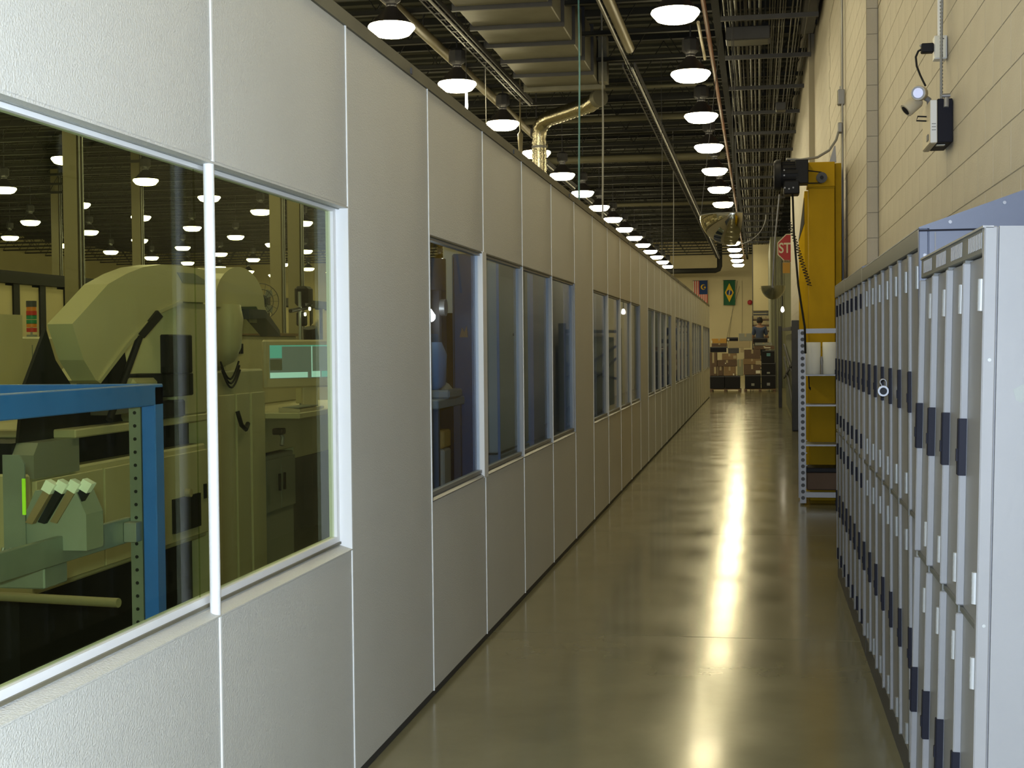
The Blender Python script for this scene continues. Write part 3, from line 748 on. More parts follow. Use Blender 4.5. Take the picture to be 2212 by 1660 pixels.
ob('pole', MB().tube([(x0-.03, yF, z1), (x1+.03, yF, z1)], .015, 6), dgrey, t)
tag(t, 'green hanging flag with a yellow rhombus and blue disc on the end wall', 'flag')
t = em('hanging_flag', (0, 0, 0)); x0, x1, z0, z1 = -3.36, -2.62, 3.35, 4.93
n = 14; 
for i in range(n):
    a = x0+(x1-x0)*i/n; b = x0+(x1-x0)*(i+1)/n
    ob('stripe', B(a, b, yF-.01*(i % 2), yF+.01, z0, z1), redb if i % 2 else fwhite, t)
ob('canton', B(x1-.42, x1+.004, yF-.03, yF-.012, z1-.72, z1), fblue, t)
cr = [(x1-.21+.14*cos(a), z1-.34+.14*sin(a)) for a in [PI*.25+PI*1.5*i/16 for i in range(17)]]+[(x1-.17+.105*cos(a), z1-.34+.11*sin(a)) for a in [PI*1.68-PI*1.36*i/16 for i in range(17)]]
ob('crescent', MB().prism(cr, 'y', yF-.036, yF-.031), fyel, t)
st = []
for i in range(28):
    a = 2*PI*i/28; r_ = .07 if i % 2 else .034; st.append((x1-.13+r_*cos(a), z1-.36+r_*sin(a)))
ob('star', MB().prism(st, 'y', yF-.036, yF-.031), fyel, t)
ob('pole', MB().tube([(x0-.03, yF, z1), (x1+.03, yF, z1)], .015, 6), dgrey, t)
tag(t, 'red and white striped flag with a dark blue canton, partly behind the partition', 'flag')
# beige box enclosure high on the right with louvres below
t = em('office_box', (0, 60, 0)); ob('shell', B(-.21, .52, 0, 4, 2.98, 5.78), cream, t); ob('frame_line', B(.06, .44, -.01, 0, 3.9, 3.92).box(.42, .44, -.01, 0, 3.9, 5.2), tanl, t)
ob('corner', B(-.24, -.21, -.02, .05, 0, 6.2), dgrey, t); ob('corner', B(.50, .55, -.02, .05, 2.98, 6.2), dgrey, t)
for k in range(3): ob('louvre', B(-.2, .5, -.02, .1, 2.66+k*.11, 2.73+k*.11), dgrey, t)
tag(t, 'tall cream box enclosure hanging at the far right above the parts shelves', 'enclosure')
t = em('parts_shelves', (.14, 57, 0))
for x in (-.36, .37): ob('upright', B(x-.02, x+.02, 0, .6, 0, 2.7), dgrey, t)
for k in range(9): ob('shelf', B(-.36, .37, 0, .6, .62+k*.235, .69+k*.235), brn, t)
tag(t, 'tall shelving behind the standing person, filled with pale bins', 'shelves')
for k in range(9):
    for q in range(4):
        o = ob('parts_bin', MB().cbox(-.20+q*.175, -.04+q*.175, 57.02, 57.4, .692+k*.235, .81+k*.235, .008), tanl)
        tag(o, 'small pale parts bin, %s shelf from the bottom, %s from the left' % (ORD[k], ORD[q]), 'bin', 'parts bins')
# cartons and crates on two pallets
def carton(x0, x1, z0, z1, y, d, m, lab, cat='box', lid=None, tagm=None, tp=None):
    t = em('crate' if m in (dark, dgrey, blackp) else 'cardboard_box', ((x0+x1)/2, y, z0)); hw = (x1-x0)/2-.004; h = z1-z0
    ob('body', MB().cbox(-hw, hw, 0, d, 0, h-.002, .006), m, t)
    if m in (dark, dgrey, blackp):
        ob('rim', MB().box(-hw-.003, hw+.003, -.012, 0, h-.04, h-.006), dgrey, t)
    else:
        ob('tape', B(-.03, .03, -.002, 0, h*.55, h-.004), tanl, t)
    if tagm: ob('label', B(tp[0]-tp[2], tp[0]+tp[2], -.016, -.004, tp[1]-tp[3], tp[1]+tp[3]), tagm, t)
    return tag(t, lab, cat, 'boxes and crates on the pallets')
def zx(a): return -1.59+(a-290)*(2.15/1170)     # helper: crop columns measured at the pallet distance
def zz(b): return (1545-b)*(46.3/3000/8.3)
def zc_(x0, y0, x1, y1): return zx(x0), zx(x1), zz(y1), zz(y0)
PY = 46.0
for i, (a, b) in enumerate(((300, 850), (905, 1460))):
    t = em('pallet', ((zx(a)+zx(b))/2, PY, 0)); hw = (zx(b)-zx(a))/2
    for k in range(3): ob('runner', B(-hw+k*(hw-.045), -hw+k*(hw-.045)+.09, 0, 1.0, 0, .07), brn, t)
    for k in range(5): ob('board', B(-hw, hw, k*.22, k*.22+.14, .07, .088), tan, t)
    tag(t, ['low wooden pallet on the left at the end of the aisle', 'low wooden pallet on the right at the end of the aisle'][i], 'pallet')
BX = [
 ((300,1265,560,1490), PY, .8, dark, 'black plastic crate at the bottom left of the left pallet', None, None),
 ((565,1265,835,1490), PY, .8, dark, 'black plastic crate at the bottom right of the left pallet', None, None),
 ((915,1250,1200,1490), PY, .8, dark, 'black crate with a grey label at the bottom left of the right pallet', gmach, (.0, .13, .05, .04)),
 ((1205,1250,1455,1490), PY, .8, dark, 'black crate with a pale round mark at the bottom of the right hand stack', almn, (.0, .14, .05, .045)),
 ((295,850,430,1262), PY, .5, brn, 'tall brown carton at the far left of the left pallet', tanl, (.06, .18, .035, .11)),
 ((440,1090,540,1262), PY+.05, .5, brn, 'small purple brown carton between the tall brown one and the tan one', None, None),
 ((545,1100,755,1262), PY, .5, tan, 'tan carton standing on the black crates of the left pallet', label, (.13, .04, .02, .03)),
 ((430,985,780,1098), PY+.03, .5, brn, 'wide flat brown carton in the middle of the left stack', label, (-.05, .10, .015, .02)),
 ((515,870,775,983), PY+.05, .5, tan, 'tan carton with a yellowish label at the right, third level of the left stack', tanl, (.18, .09, .05, .05)),
 ((785,975,885,1262), PY+.02, .5, tealg, 'narrow grey green carton at the right edge of the left stack', None, None),
 ((305,750,610,848), PY+.02, .5, blackp, 'flat black case with a painted white edge highlight on the upper left of the stack', label, (.27, .07, .012, .07)),  # the white strip is a highlight painted on the case edge
 ((625,775,815,868), PY+.04, .5, dgrey, 'dark grey case beside the flat black case', None, None),
 ((840,775,898,850), PY+.04, .5, tanl, 'small pale carton in the gap between the two stacks', None, None),
 ((335,690,605,748), PY+.06, .5, brn, 'thin brown carton under the orange one', None, None),
 ((335,605,600,688), PY+.08, .5, orng, 'flat orange carton on the top left of the left stack', label, (-.24, .05, .015, .04)),
 ((640,655,1015,773), PY+.08, .5, tanl, 'wide pale carton on the upper right of the left stack', None, None),
 ((600,585,800,653), PY+.10, .5, blackp, 'small black case with a bright corner on top of the pale carton', label, (-.13, .05, .03, .03)),
 ((812,520,1050,653), PY+.10, .5, gmach, 'grey brown carton at the very top centre of the stacks', None, None),
 ((895,1068,1195,1248), PY, .6, brn, 'large brown carton directly on the black crate of the right pallet', label, (.19, .09, .07, .05)),
 ((890,965,1198,1066), PY+.03, .5, tan, 'flat tan carton with a big white label in the right stack', tanl, (.2, .05, .08, .07)),
 ((905,805,1195,963), PY+.05, .5, brn, 'brown carton above the white labelled one in the right stack', None, None),
 ((1205,1040,1455,1248), PY, .6, dark, 'large black crate in the middle of the right hand stack', gmach, (.0, .06, .05, .03)),
 ((1225,820,1440,1038), PY+.03, .5, dark, 'black box with a small blue label in the right hand stack', teal, (.0, .26, .06, .05)),
 ((1080,740,1440,803), PY+.06, .5, brn, 'flat reddish carton lying on the right stack', label, (.1, .05, .1, .015)),
 ((1095,684,1400,734), PY+.08, .5, gmach, 'thin grey green carton near the top of the right stack', None, None),
 ((1062,600,1320,678), PY+.10, .5, dark, 'black case at the top of the right stack below the standing person', None, None)]
for (r_, y, d, m_, lab, tm, tp) in BX:
    x0, x1, z0, z1 = zc_(*r_)
    carton(x0, x1, max(z0, .09), z1, y, d, m_, lab, tagm=tm, tp=tp)
# step platform and person
t = em('step_platform', (.05, 48.2, 0))
ob('deck', B(-.35, .35, -.3, .3, .66, .70), dgrey, t)
for x in (-.33, .30):
    for y in (-.28, .25): ob('leg', B(x, x+.03, y, y+.03, 0, .66), dgrey, t)
for k in range(2): ob('step', B(-.25, .25, -.55-.2*k+.2, -.35-.2*k+.2, .42-.22*k, .45-.22*k), dgrey, t)
tag(t, 'dark step platform behind the pallets, under the standing person', 'platform')
def skinmesh(name, verts, edges, rad, m, parent, sub=2):
    me = bpy.data.meshes.new(name); me.from_pydata(verts, edges, []); me.materials.append(m)
    o = bpy.data.objects.new(name, me); COL.objects.link(o)
    if parent: o.parent = parent
    md = o.modifiers.new('skin', 'SKIN'); md.use_smooth_shade = True
    if not me.skin_vertices: 
        bpy.context.view_layer.objects.active = o
    sv = me.skin_vertices[0].data if me.skin_vertices else None
    if sv:
        for i, r_ in enumerate(rad): sv[i].radius = (r_, r_) if not isinstance(r_, tuple) else r_
        sv[0].use_root = True
    md2 = o.modifiers.new('sub', 'SUBSURF'); md2.levels = sub; md2.render_levels = sub
    return o
t = em('person', (.05, 48.15, .70))
V = [(0,0,.92),(0,0,1.10),(0,0,1.28),(0,0,1.42),(0,0,1.50),(0,-.01,1.56),(0,-.015,1.63),(0,-.01,1.71),
     (-.17,0,1.40),(-.22,.02,1.14),(-.21,.20,.98),(-.20,.27,.95), (.17,0,1.40),(.23,.02,1.14),(.22,.19,.96),(.21,.26,.93),
     (-.10,0,.86),(-.11,.01,.47),(-.12,0,.09),(-.12,.12,.04), (.10,0,.86),(.11,.01,.47),(.12,0,.09),(.12,.12,.04)]
E = [(0,1),(1,2),(2,3),(3,4),(4,5),(5,6),(6,7),(3,8),(8,9),(9,10),(10,11),(3,12),(12,13),(13,14),(14,15),(0,16),(16,17),(17,18),(18,19),(0,20),(20,21),(21,22),(22,23)]
Rr = [.13,.12,.135,.10,.052,.075,.092,.06,.062,.045,.033,.035,.062,.045,.033,.035,.085,.058,.042,.03,.085,.058,.042,.03]
for s, base, hx in ((-1, 11, -.20), (1, 15, .21)):
    for q, (dx, L) in enumerate(((-.03, .07), (-.01, .085), (.01, .08), (.03, .065))):
        i0 = len(V); bx, by, bz = V[base]
        V += [(bx+dx, by+.05, bz), (bx+dx, by+.05+L*.6, bz-.02), (bx+dx, by+.05+L, bz-.045)]; E += [(base, i0), (i0, i0+1), (i0+1, i0+2)]; Rr += [.009, .0085, .007]
    i0 = len(V); bx, by, bz = V[base]; V += [(bx-s*.04, by+.02, bz+.01), (bx-s*.05, by+.06, bz)]; E += [(base, i0), (i0, i0+1)]; Rr += [.011, .009]
def mk_person_part(name, idx, m_, grow):
    mp = {v: i for i, v in enumerate(idx)}
    return ([V[i] for i in idx], [(mp[a], mp[b]) for a, b in E if a in mp and b in mp], [Rr[i]+grow for i in idx])
def add_skin(name, vs, es, rs, m_, parent):
    import bmesh
    me = bpy.data.meshes.new(name); bm = bmesh.new(); lay = bm.verts.layers.skin.verify()
    bv = [bm.verts.new(v) for v in vs]
    for i, v in enumerate(bv): v[lay].radius = (rs[i], rs[i]); v[lay].use_root = (i == 0)
    for a, b in es: bm.edges.new((bv[a], bv[b]))
    bm.to_mesh(me); bm.free(); me.materials.append(m_)
    o = bpy.data.objects.new(name, me); COL.objects.link(o); o.parent = parent
    md = o.modifiers.new('skin', 'SKIN'); md.use_smooth_shade = True
    md = o.modifiers.new('sub', 'SUBSURF'); md.levels = 2; md.render_levels = 2
    return o
add_skin('body', V, E, Rr, skin, t)
add_skin('shirt', *mk_person_part('shirt', [0,1,2,3,8,9,12,13], shirt, .022), shirt, t)
add_skin('trousers', *mk_person_part('trousers', [0,16,17,18,20,21,22], trou, .024), trou, t)
ob('hair', MB().lathe([(.0, .115), (.06, .10), (.095, .05), (.105, 0), (.10, -.05), (.085, -.09)], 16, c=(0, -.02, 1.665)), hairm, t)
for s in (-1, 1): ob('shoe', MB().cbox(s*.12-.045, s*.12+.045, -.06, .20, 0, .07, .02), dark, t)
for s in (-1, 1): ob('ear', MB().tube([(s*.093, -.01, 1.61), (s*.108, -.01, 1.65)], .016, 6), skin, t)
tag(t, 'dark haired person in a blue shirt standing with their back turned behind the boxes', 'person')

# ================================================================== WORKSHOP BEHIND THE PARTITION
# second partition far inside
t = em('wall_workshop', (0, 0, 0), 'structure')
y = 15.0; i = 0
while y < 44:
    ob('panel', B(-12.08, -12.0, y+.19, y+.85, 0, 2.62), cream, t)
    ob('post', B(-12.12, -11.97, y, y+.19, 0, 2.66), dark, t)
    if i % 3 == 1: ob('low_grey_panel', B(-11.99, -11.96, y+.3, y+.7, .9, 1.72), gmach, t)
    y += .85; i += 1
ob('top_rail', B(-12.13, -11.95, 15, 44, 2.66, 2.86), dark, t)
# building columns
for (x, y, lab) in ((-10.5, 20.2, 'nearest olive building column behind the big window, beside the signal tower'),
                    (-15.7, 33.6, 'slim olive building column in the middle of the big window view'),
                    (-20.3, 38.0, 'most distant building column at the left of the big window view'),
                    (-9.25, 26.0, 'olive building column seen through the right pane, above the small fan'),
                    (-8.4, 24.6, 'pale column at the right edge of the big window view')):
    t = em('building_column', (x, y, 0)); ob('web', B(-.012, .012, -.10, .10, 0, 6.9), pipe_c, t)
    for s in (-1, 1): ob('flange', B(-.11, .11, s*.11-.012, s*.11+.012, 0, 6.9), pipe_c, t)
    ob('base_plate', B(-.16, .16, -.16, .16, 0, .03), dgrey, t)
    for s in (-.05, .05): ob('conduit', MB().tube([(.13, s, 0), (.13, s, 6.9)], .016, 6), alum, t)
    tag(t, lab, 'column')
# blue bench frame just behind the glass
t = em('blue_bench_frame', (-1.80, 4.01, 0))
ob('leg', MB().cbox(-.045, 0, -.06, 0, 0, 1.43, .003), bluem, t)
ob('front_beam', MB().cbox(-.03, .0, -1.6, -.0, 1.372, 1.437, .003), bluem, t)
ob('cross_beam', MB().cbox(-1.3, -.03, -.05, -.005, 1.375, 1.437, .003), bluem, t)
ob('leg', MB().cbox(-1.3, -1.255, -.06, 0, 0, 1.43, .003), bluem, t)
ob('rear_beam', MB().cbox(-1.3, -1.27, -1.6, -.06, 1.375, 1.435, .003), bluem, t)
ob('front_beam', MB().cbox(-.03, .0, -1.6, -.05, .12, .18, .003), bluem, t)
s_ = ob('slotted_strut', MB().box(-.088, -.05, -.055, -.052, 0.2, 1.372).box(-.088, -.085, -.052, -.02, .2, 1.372).box(-.053, -.05, -.052, -.02, .2, 1.372), zinc, t)
hm2 = cmesh('strut_slot', MB().tube([(0, -.001, 0), (0, .001, 0)], .0055, 8), dark)
for q in range(26): ob('strut_slot', hm2, None, s_, loc=(-.069, -.0555, .35+q*.04))
ob('lower_rail', MB().cbox(-.11, -.09, -1.5, -.04, .955, 1.03, .002), zinc, t)
ob('bolt', MB().tube([(-.07, -.07, .985), (-.07, -.05, .985)], .011, 6), alum, t)
ob('rail_bracket', MB().cbox(-.09, -.05, -.10, -.056, .96, 1.02, .002), alum, t)
tag(t, 'blue enamelled steel bench frame standing just behind the big window', 'frame')
t = em('feeder_carriage', (-2.02, 3.52, .99))
ob('upright_plate', MB().prism([(-.035, 0), (.03, 0), (.03, .24), (.015, .265), (-.035, .265)], 'y', 0, .006), zinc, t)
ob('marker_strip', B(.024, .034, -.004, -.001, .10, .20), green_n, t, label='neon green strip')
ob('body', MB().prism([(-.02, 0), (.20, 0), (.20, .10), (.17, .165), (.05, .165), (-.0, .06)], 'y', .02, .12), gmach, t)
ob('base', MB().cbox(-.04, .10, -.03, .10, -.10, .0, .004), zinc, t)
for q in range(4):
    x = .055+q*.030
    f = ob('feeder_cassette', MB().prism([(x-.02, .08), (x, .075), (x+.065, .175), (x+.045, .185)], 'y', -.01+q*.012, .012+q*.012), dark if q % 2 else tan, t)
    ob('cassette_cap', MB().prism([(x+.03, .172), (x+.055, .158), (x+.072, .184), (x+.045, .198)], 'y', -.013+q*.012, .015+q*.012), white, f)
for q in range(5): ob('contact_pin', MB().tube([(-.02+q*.022, -.034, .0), (-.02+q*.022, -.03, .012)], .005, 6), alum, t)
tag(t, 'grey feeder carriage with slanted white capped cassettes behind the big window', 'feeder')
o = ob('guide_bar', MB().tube([(-2.1, 4.3, .70), (-3.05, 4.48, .69)], .016, 10), pipe_c); tag(o, 'long pale horizontal bar low behind the blue frame', 'bar')
t = em('beige_cabinet', (-2.16, 3.2, 0)); ob('body', MB().cbox(-.30, 0, 0, .45, .02, 1.10, .008), bmach, t); ob('foot', B(-.28, -.02, .02, .43, 0, .02), dark, t); ob('seam', B(-.2995, .0008, -.001, .0, .60, .606), dark, t); ob('latch', MB().cbox(-.03, -.01, -.014, 0, .35, .43, .003), dark, t)
tag(t, 'narrow beige cabinet at the lower left corner of the big window', 'cabinet')

def plate(poly, x0, x1): return MB().prism(poly, 'x', x0, x1)
# machine A
t = em('placement_machine', (-3.0, 5.4, 0))
def Y(p): return [(a-5.4, b) for a, b in p]
ob('base', B(-1.2, -.10, .02, 1.85, 0, .50), dark, t)
ob('lower_body', MB().cbox(-1.25, -.04, .01, 1.92, .50, 1.02, .01), bmach, t)
for k in range(3):
    d = ob('door_panel', MB().cbox(-.04, -.015, .03+k*.625, .64+k*.625, .53, .99, .004), bmach, t)
    ob('latch', B(-.015, -.006, .57+k*.625, .60+k*.625, .72, .80), dark, d)
ob('dark_recess', B(-1.2, -.12, .02, 1.88, 1.02, 1.15), dark, t)
ob('side_box', MB().prism([(.02, 1.0), (.42, 1.0), (.42, 1.15), (.06, 1.15), (.02, 1.10)], 'x', -.12, -.02), gmach, t)
ob('deck', MB().cbox(-1.28, 0, .35, 1.95, 1.15, 1.19, .006), bmach, t)
ob('rear_wall', B(-1.25, -1.15, .02, 1.95, 1.19, 1.75), bmach, t)
hood = [(5.921, 1.40), (5.80, 1.50), (5.70, 1.66), (5.84, 1.735), (6.05, 1.85), (6.25, 1.91), (6.43, 1.95), (6.64, 1.975), (6.9, 1.985), (7.24, 1.975), (7.24, 1.80), (6.90, 1.795), (6.575, 1.735), (6.40, 1.66), (6.22, 1.575), (6.05, 1.47)]
ob('curved_hood', plate(Y(hood), -.10, .02), bmach2, t, label='raised curved beige hood')
ob('hood_lip', plate(Y([(5.90, 1.405), (5.93, 1.405), (6.23, 1.58), (6.58, 1.74), (6.88, 1.80), (6.88, 1.785), (6.57, 1.72), (6.24, 1.56), (5.94, 1.39)]), -.2, .03), bmach, t)
ob('vent_opening', plate(Y([(6.83, 1.945), (7.05, 1.95), (7.2, 1.92), (7.2, 1.90), (6.9, 1.895)]), .02, .024), gmach, t)
ob('side_frame', MB().cbox(-.35, -.0, 1.45, 1.86, 1.19, 1.80, .01), bmach, t)
ob('monitor', MB().cbox(.0, .05, 1.25, 1.55, 1.42, 1.62, .006), dark, t)
ob('keypad', MB().cbox(-.2, .04, 1.28, 1.58, 1.30, 1.42, .006), dark, t)
ob('gas_strut', MB().tube([(.03, .95, 1.60), (.03, .62, 1.22)], .018, 8), dark, t)
ob('strut_plate', plate(Y([(6.40, 1.60), (6.62, 1.71), (6.56, 1.74), (6.34, 1.62)]), .022, .035), dark, t)
ob('opening_shade', plate(Y([(5.45, 1.15), (5.50, 1.38), (5.70, 1.64), (5.78, 1.50), (5.95, 1.36), (6.2, 1.5), (6.45, 1.6), (6.6, 1.15)]), -.12, -.105), dark, t)  # black plate paints the shade of the open side behind the hood
ob('inner_head', MB().cbox(-.3, -.03, 1.02, 1.42, 1.19, 1.40, .02), bmach2, t)
ob('gantry', MB().cbox(-.5, -.01, .7, 1.4, 1.235, 1.275, .004), alum, t)
ob('control_box', MB().cbox(-.2, .02, 1.22, 1.52, 1.19, 1.28, .01), dark, t)
ob('knob', MB().tube([(.0, 1.55, .78), (.03, 1.55, .78)], .022, 12), tanl, t)
ob('drawer', B(-.02, .0, 1.40, 1.75, .58, .76), dark, t)
tag(t, 'beige placement machine with a raised curved hood behind the big window', 'machine')
# machine behind, left
t = em('test_cabinet', (-4.35, 6.9, 0)); ob('body', MB().cbox(-.6, 0, 0, 1.5, .1, 1.63, .012), bmach, t); ob('foot', B(-.55, -.05, .05, 1.45, 0, .1), dark, t); ob('seam', B(0, .0015, .91, .92, .12, 1.58), gmach, t)
ob('inspection_box', MB().cbox(-.02, .05, .30, .75, .92, 1.12, .01), gmach, t); ob('hinge', B(0, .01, .82, .85, 1.0, 1.08), dark, t)
tag(t, 'plain beige cabinet behind and left of the hooded placement machine', 'cabinet')
t = em('signal_tower', (-5.3, 9.52, 1.495))
for (m_, z) in ((gmach, .14), (redb, .19), (amber, .225), (grn, .285), (grn, .25)): ob('lamp_segment', MB().tube([(0, 0, z-.0), (0, 0, z+.03)], .038, 16), m_, t)
ob('lamp_segment', MB().tube([(0, 0, .31), (0, 0, .345)], .038, 16), redb, t); ob('lamp_segment', MB().tube([(0, 0, .345), (0, 0, .375)], .036, 16), amber, t); ob('cap', MB().tube([(0, 0, .375), (0, 0, .42)], .038, 16), dgrey, t)
ob('pole', MB().tube([(0, 0, -1.0), (0, 0, .14)], .010, 8), alum, t)
ob('foot', MB().tube([(0, 0, -1.495), (0, 0, -1.0)], .05, 8), bmach, t)
tag(t, 'stacked red, amber and green signal tower behind the beige cabinet', 'signal light')
# machine B
t = em('inspection_machine', (-3.0, 7.42, 0))
Yb = lambda p: [(a-7.42, b) for a, b in p]
ob('foot', B(-.85, -.05, .02, .76, 0, .1), dark, t)
ob('column_body', MB().cbox(-.9, -.02, .0, .78, .1, 1.42, .012), bmach, t)
for k, (a, b) in enumerate(((.03, .26), (.29, .50), (.53, .76))): ob('cover_panel', MB().cbox(-.02, -.004, a, b, .13, 1.28, .004), bmach2 if k != 1 else bmach, t)
arc = [(.02+.38*(1-cos(a))*1.0, 1.82+.21*sin(a)) for a in [PI*i/12 for i in range(13)]]
arc = [(.37-.40*cos(a) , 1.80+.225*sin(a)) for a in [PI*i/14 for i in range(15)]]
ob('domed_cap', MB().prism(arc+[(.95, 1.68), (.93, 1.64), (.62, 1.80), (-.03, 1.78)], 'x', -.7, .0), bmach2, t, label='rounded pale cap')
ob('head', MB().tube([(-.15, .20, 1.44), (-.15, .20, 1.47), (-.15, .20, 1.55), (-.15, .20, 1.72), (-.15, .20, 1.80)], [.10, .16, .20, .215, .20], 20), bmach2, t)
ob('neck', MB().cbox(-.7, -.1, .35, .60, 1.40, 1.80, .02), bmach, t)
ob('dark_arm', MB().prism([(.42, 1.78), (.70, 1.78), (.95, 1.66), (.97, 1.62), (.70, 1.73), (.42, 1.72)], 'x', -.1, .03), dgrey, t)
ob('name_plate', B(.0, .004, .50, .62, 1.70, 1.74), tanl, t)
for q in range(3): ob('cable', MB().tube([(.0, .04+.28*i/10+q*.01, 1.47-.10*sin(PI*i/10)-q*.025) for i in range(11)], .006, 6), dark, t)
ob('joystick', MB().tube([(.01, .26, 1.18), (.03, .27, 1.10), (.03, .34, 1.07), (.02, .40, 1.10)], .014, 8), dark, t)
tag(t, 'beige inspection machine with a rounded cap, right of the white mullion', 'machine')
# bench with monitor
t = em('work_bench', (-3.05, 8.32, 0))
ob('top', MB().cbox(-1.0, .22, 0, 2.1, 1.10, 1.14, .006), bmach, t)
ob('cabinet', MB().cbox(-.8, -.04, .04, .62, .10, .86, .006), gmach, t)
for a in (.06, .345):
    d = ob('door', B(-.04, -.025, a, a+.27, .50, .83), gmach, t); ob('handle', B(-.025, -.01, a+(.22 if a < .1 else .03), a+(.235 if a < .1 else .045), .62, .73), dark, d)
ob('drawer_box', MB().cbox(-.8, -.03, .04, .62, .88, 1.10, .006), bmach, t)
ob('dark_cabinet', MB().cbox(-.8, -.06, .66, 1.7, .12, .80, .006), dgrey, t); ob('upper_panel', B(-.8, -.05, .66, 1.7, .80, 1.10), bmach, t)
ob('foot', B(-.75, -.1, .06, 1.68, 0, .1), dark, t)
tag(t, 'beige and grey work bench under the monitor, at the right of the big window', 'bench')
t = em('instrument_rack', (-3.55, 8.4, 1.14)); ob('body', MB().cbox(-.5, 0, 0, 2.0, 0, .50, .01), bmach, t)
for q in range(5): ob('switch', B(0, .012, .62+q*.045, .64+q*.045, .37, .44), dark, t)
ob('shelf_edge', B(-.5, .02, -.01, 2.0, .50, .52), tan, t)
ob('lamp_arm', MB().tube([(.02, .05, .36), (.08, .12, .40), (.10, .2, .36)], .014, 8), dark, t)
tag(t, 'beige instrument housing with a row of switches behind the monitor', 'rack')
t = em('monitor', (-2.98, 8.86, 1.141)); t.rotation_euler.z = math.radians(-38)
ob('bezel', MB().cbox(-.045, 0, -.30, .42, .14, .46, .012), beigeh, t)
ob('screen', B(.0, .002, -.265, .385, .205, .425), scr, t)
ob('screen_menu', B(.002, .003, -.262, -.17, .34, .42), scrt, t); ob('screen_list', B(.002, .003, -.262, -.17, .26, .332), gmach, t); ob('screen_bar', B(.002, .003, -.262, .03, .209, .245), scrw, t); ob('screen_bar', B(.002, .003, .06, .13, .21, .25), scrw, t); ob('screen_bar', B(.002, .003, .14, .38, .21, .25), scrt, t); ob('screen_title', B(.002, .003, -.262, .38, .415, .424), scrt, t)
ob('screen_line', B(.002, .003, .06, .068, .21, .42), scrw, t)
ob('stand', MB().cbox(-.04, -.01, .0, .12, .0, .15, .006), beigeh, t); ob('foot', MB().cbox(-.15, .0, -.05, .16, 0, .015, .004), beigeh, t)
tag(t, 'beige monitor with a lit teal edged screen on the bench', 'monitor')
t = em('keyboard', (-2.88, 8.36, 1.141)); ob('body', MB().prism([(-.10, 0), (.04, 0), (.04, .018), (-.10, .03)], 'y', 0, .42), beigeh, t); ob('keys', B(-.085, .03, .02, .40, .024, .032), gmach, t)
tag(t, 'grey beige keyboard in front of the monitor', 'keyboard')
t = em('clamp_tool', (-3.0, 8.37, 1.02)); ob('bar', MB().tube([(0.02, 0, 0), (.03, .03, -.04), (.03, .01, -.09)], .014, 8), alum, t); ob('head', MB().cbox(-.02, .045, -.03, .05, -.02, .02, .006), dark, t)
tag(t, 'small chrome clamp hanging at the bench corner', 'clamp')
# fan
t = em('desk_fan', (-3.70, 10.02, 1.662)); t.rotation_euler.z = math.radians(-55)
for q in range(14):
    a = 2*PI*q/14; ob('cage_wire', MB().tube([(.03, 0, .24), (.05, .06*cos(a), .24+.06*sin(a)), (.035, .125*cos(a), .24+.125*sin(a)), (0, .135*cos(a), .24+.135*sin(a))], .0018, 4), dgrey, t)
for r_ in (.045, .09, .135): ob('cage_ring', MB().tube([(.05-(r_*.3), r_*cos(2*PI*i/24), .24+r_*sin(2*PI*i/24)) for i in range(25)], .003, 5), dgrey, t)
for q in range(4):
    a = PI/4+PI/2*q; ob('blade', MB().prism([(.02*cos(a), .24+.02*sin(a)), (.10*cos(a-.3), .24+.10*sin(a-.3)), (.115*cos(a), .24+.115*sin(a)), (.10*cos(a+.35), .24+.10*sin(a+.35))], 'x', .012, .016), gmach, t)
ob('motor', MB().tube([(-.07, 0, .24), (.02, 0, .24)], .04, 14), dgrey, t); ob('pole', MB().tube([(-.03, 0, 0), (-.03, 0, .2)], .012, 8), dgrey, t); ob('base', MB().tube([(-.03, 0, -.002), (-.03, 0, .015)], .07, 16), dgrey, t)
tag(t, 'small round caged fan standing on the instrument housing', 'fan')
# camera arm assembly
t = em('microscope_arm', (-3.15, 9.3, 1.14))
ob('pole', MB().tube([(0, 0, 0), (0, 0, .80)], .012, 10), alum, t); ob('sleeve', MB().cbox(-.03, .03, -.03, .03, .02, .32, .006), bmach2, t)
ob('arm', MB().tube([(0, -.2, .66), (0, .25, .70)], .014, 8), dark, t); ob('head', MB().cbox(-.05, .05, .02, .16, .70, .84, .02), dark, t)
ob('clamp', MB().cbox(-.03, .03, .0, .08, .56, .66, .01), dark, t); ob('lens_tube', MB().tube([(0, .22, .55), (0, .26, .42), (0, .30, .36)], [.05, .06, .045], 12), dark, t)
ob('hook', MB().tube([(0, .28, .56), (.01, .34, .6), (.01, .36, .50), (.01, .33, .44)], .014, 8), tanl, t); ob('lower_arm', MB().tube([(0, .15, .30), (0, .14, .12)], .03, 8), dark, t)
for p in ((.02, .05, .68), (.02, -.05, .64)): ob('indicator', MB().tube([(p[0]+.03, p[1], p[2]), (p[0]+.04, p[1], p[2])], .012, 10), bulb, t)
tag(t, 'black microscope arm on a chrome pole at the right of the big window', 'arm')
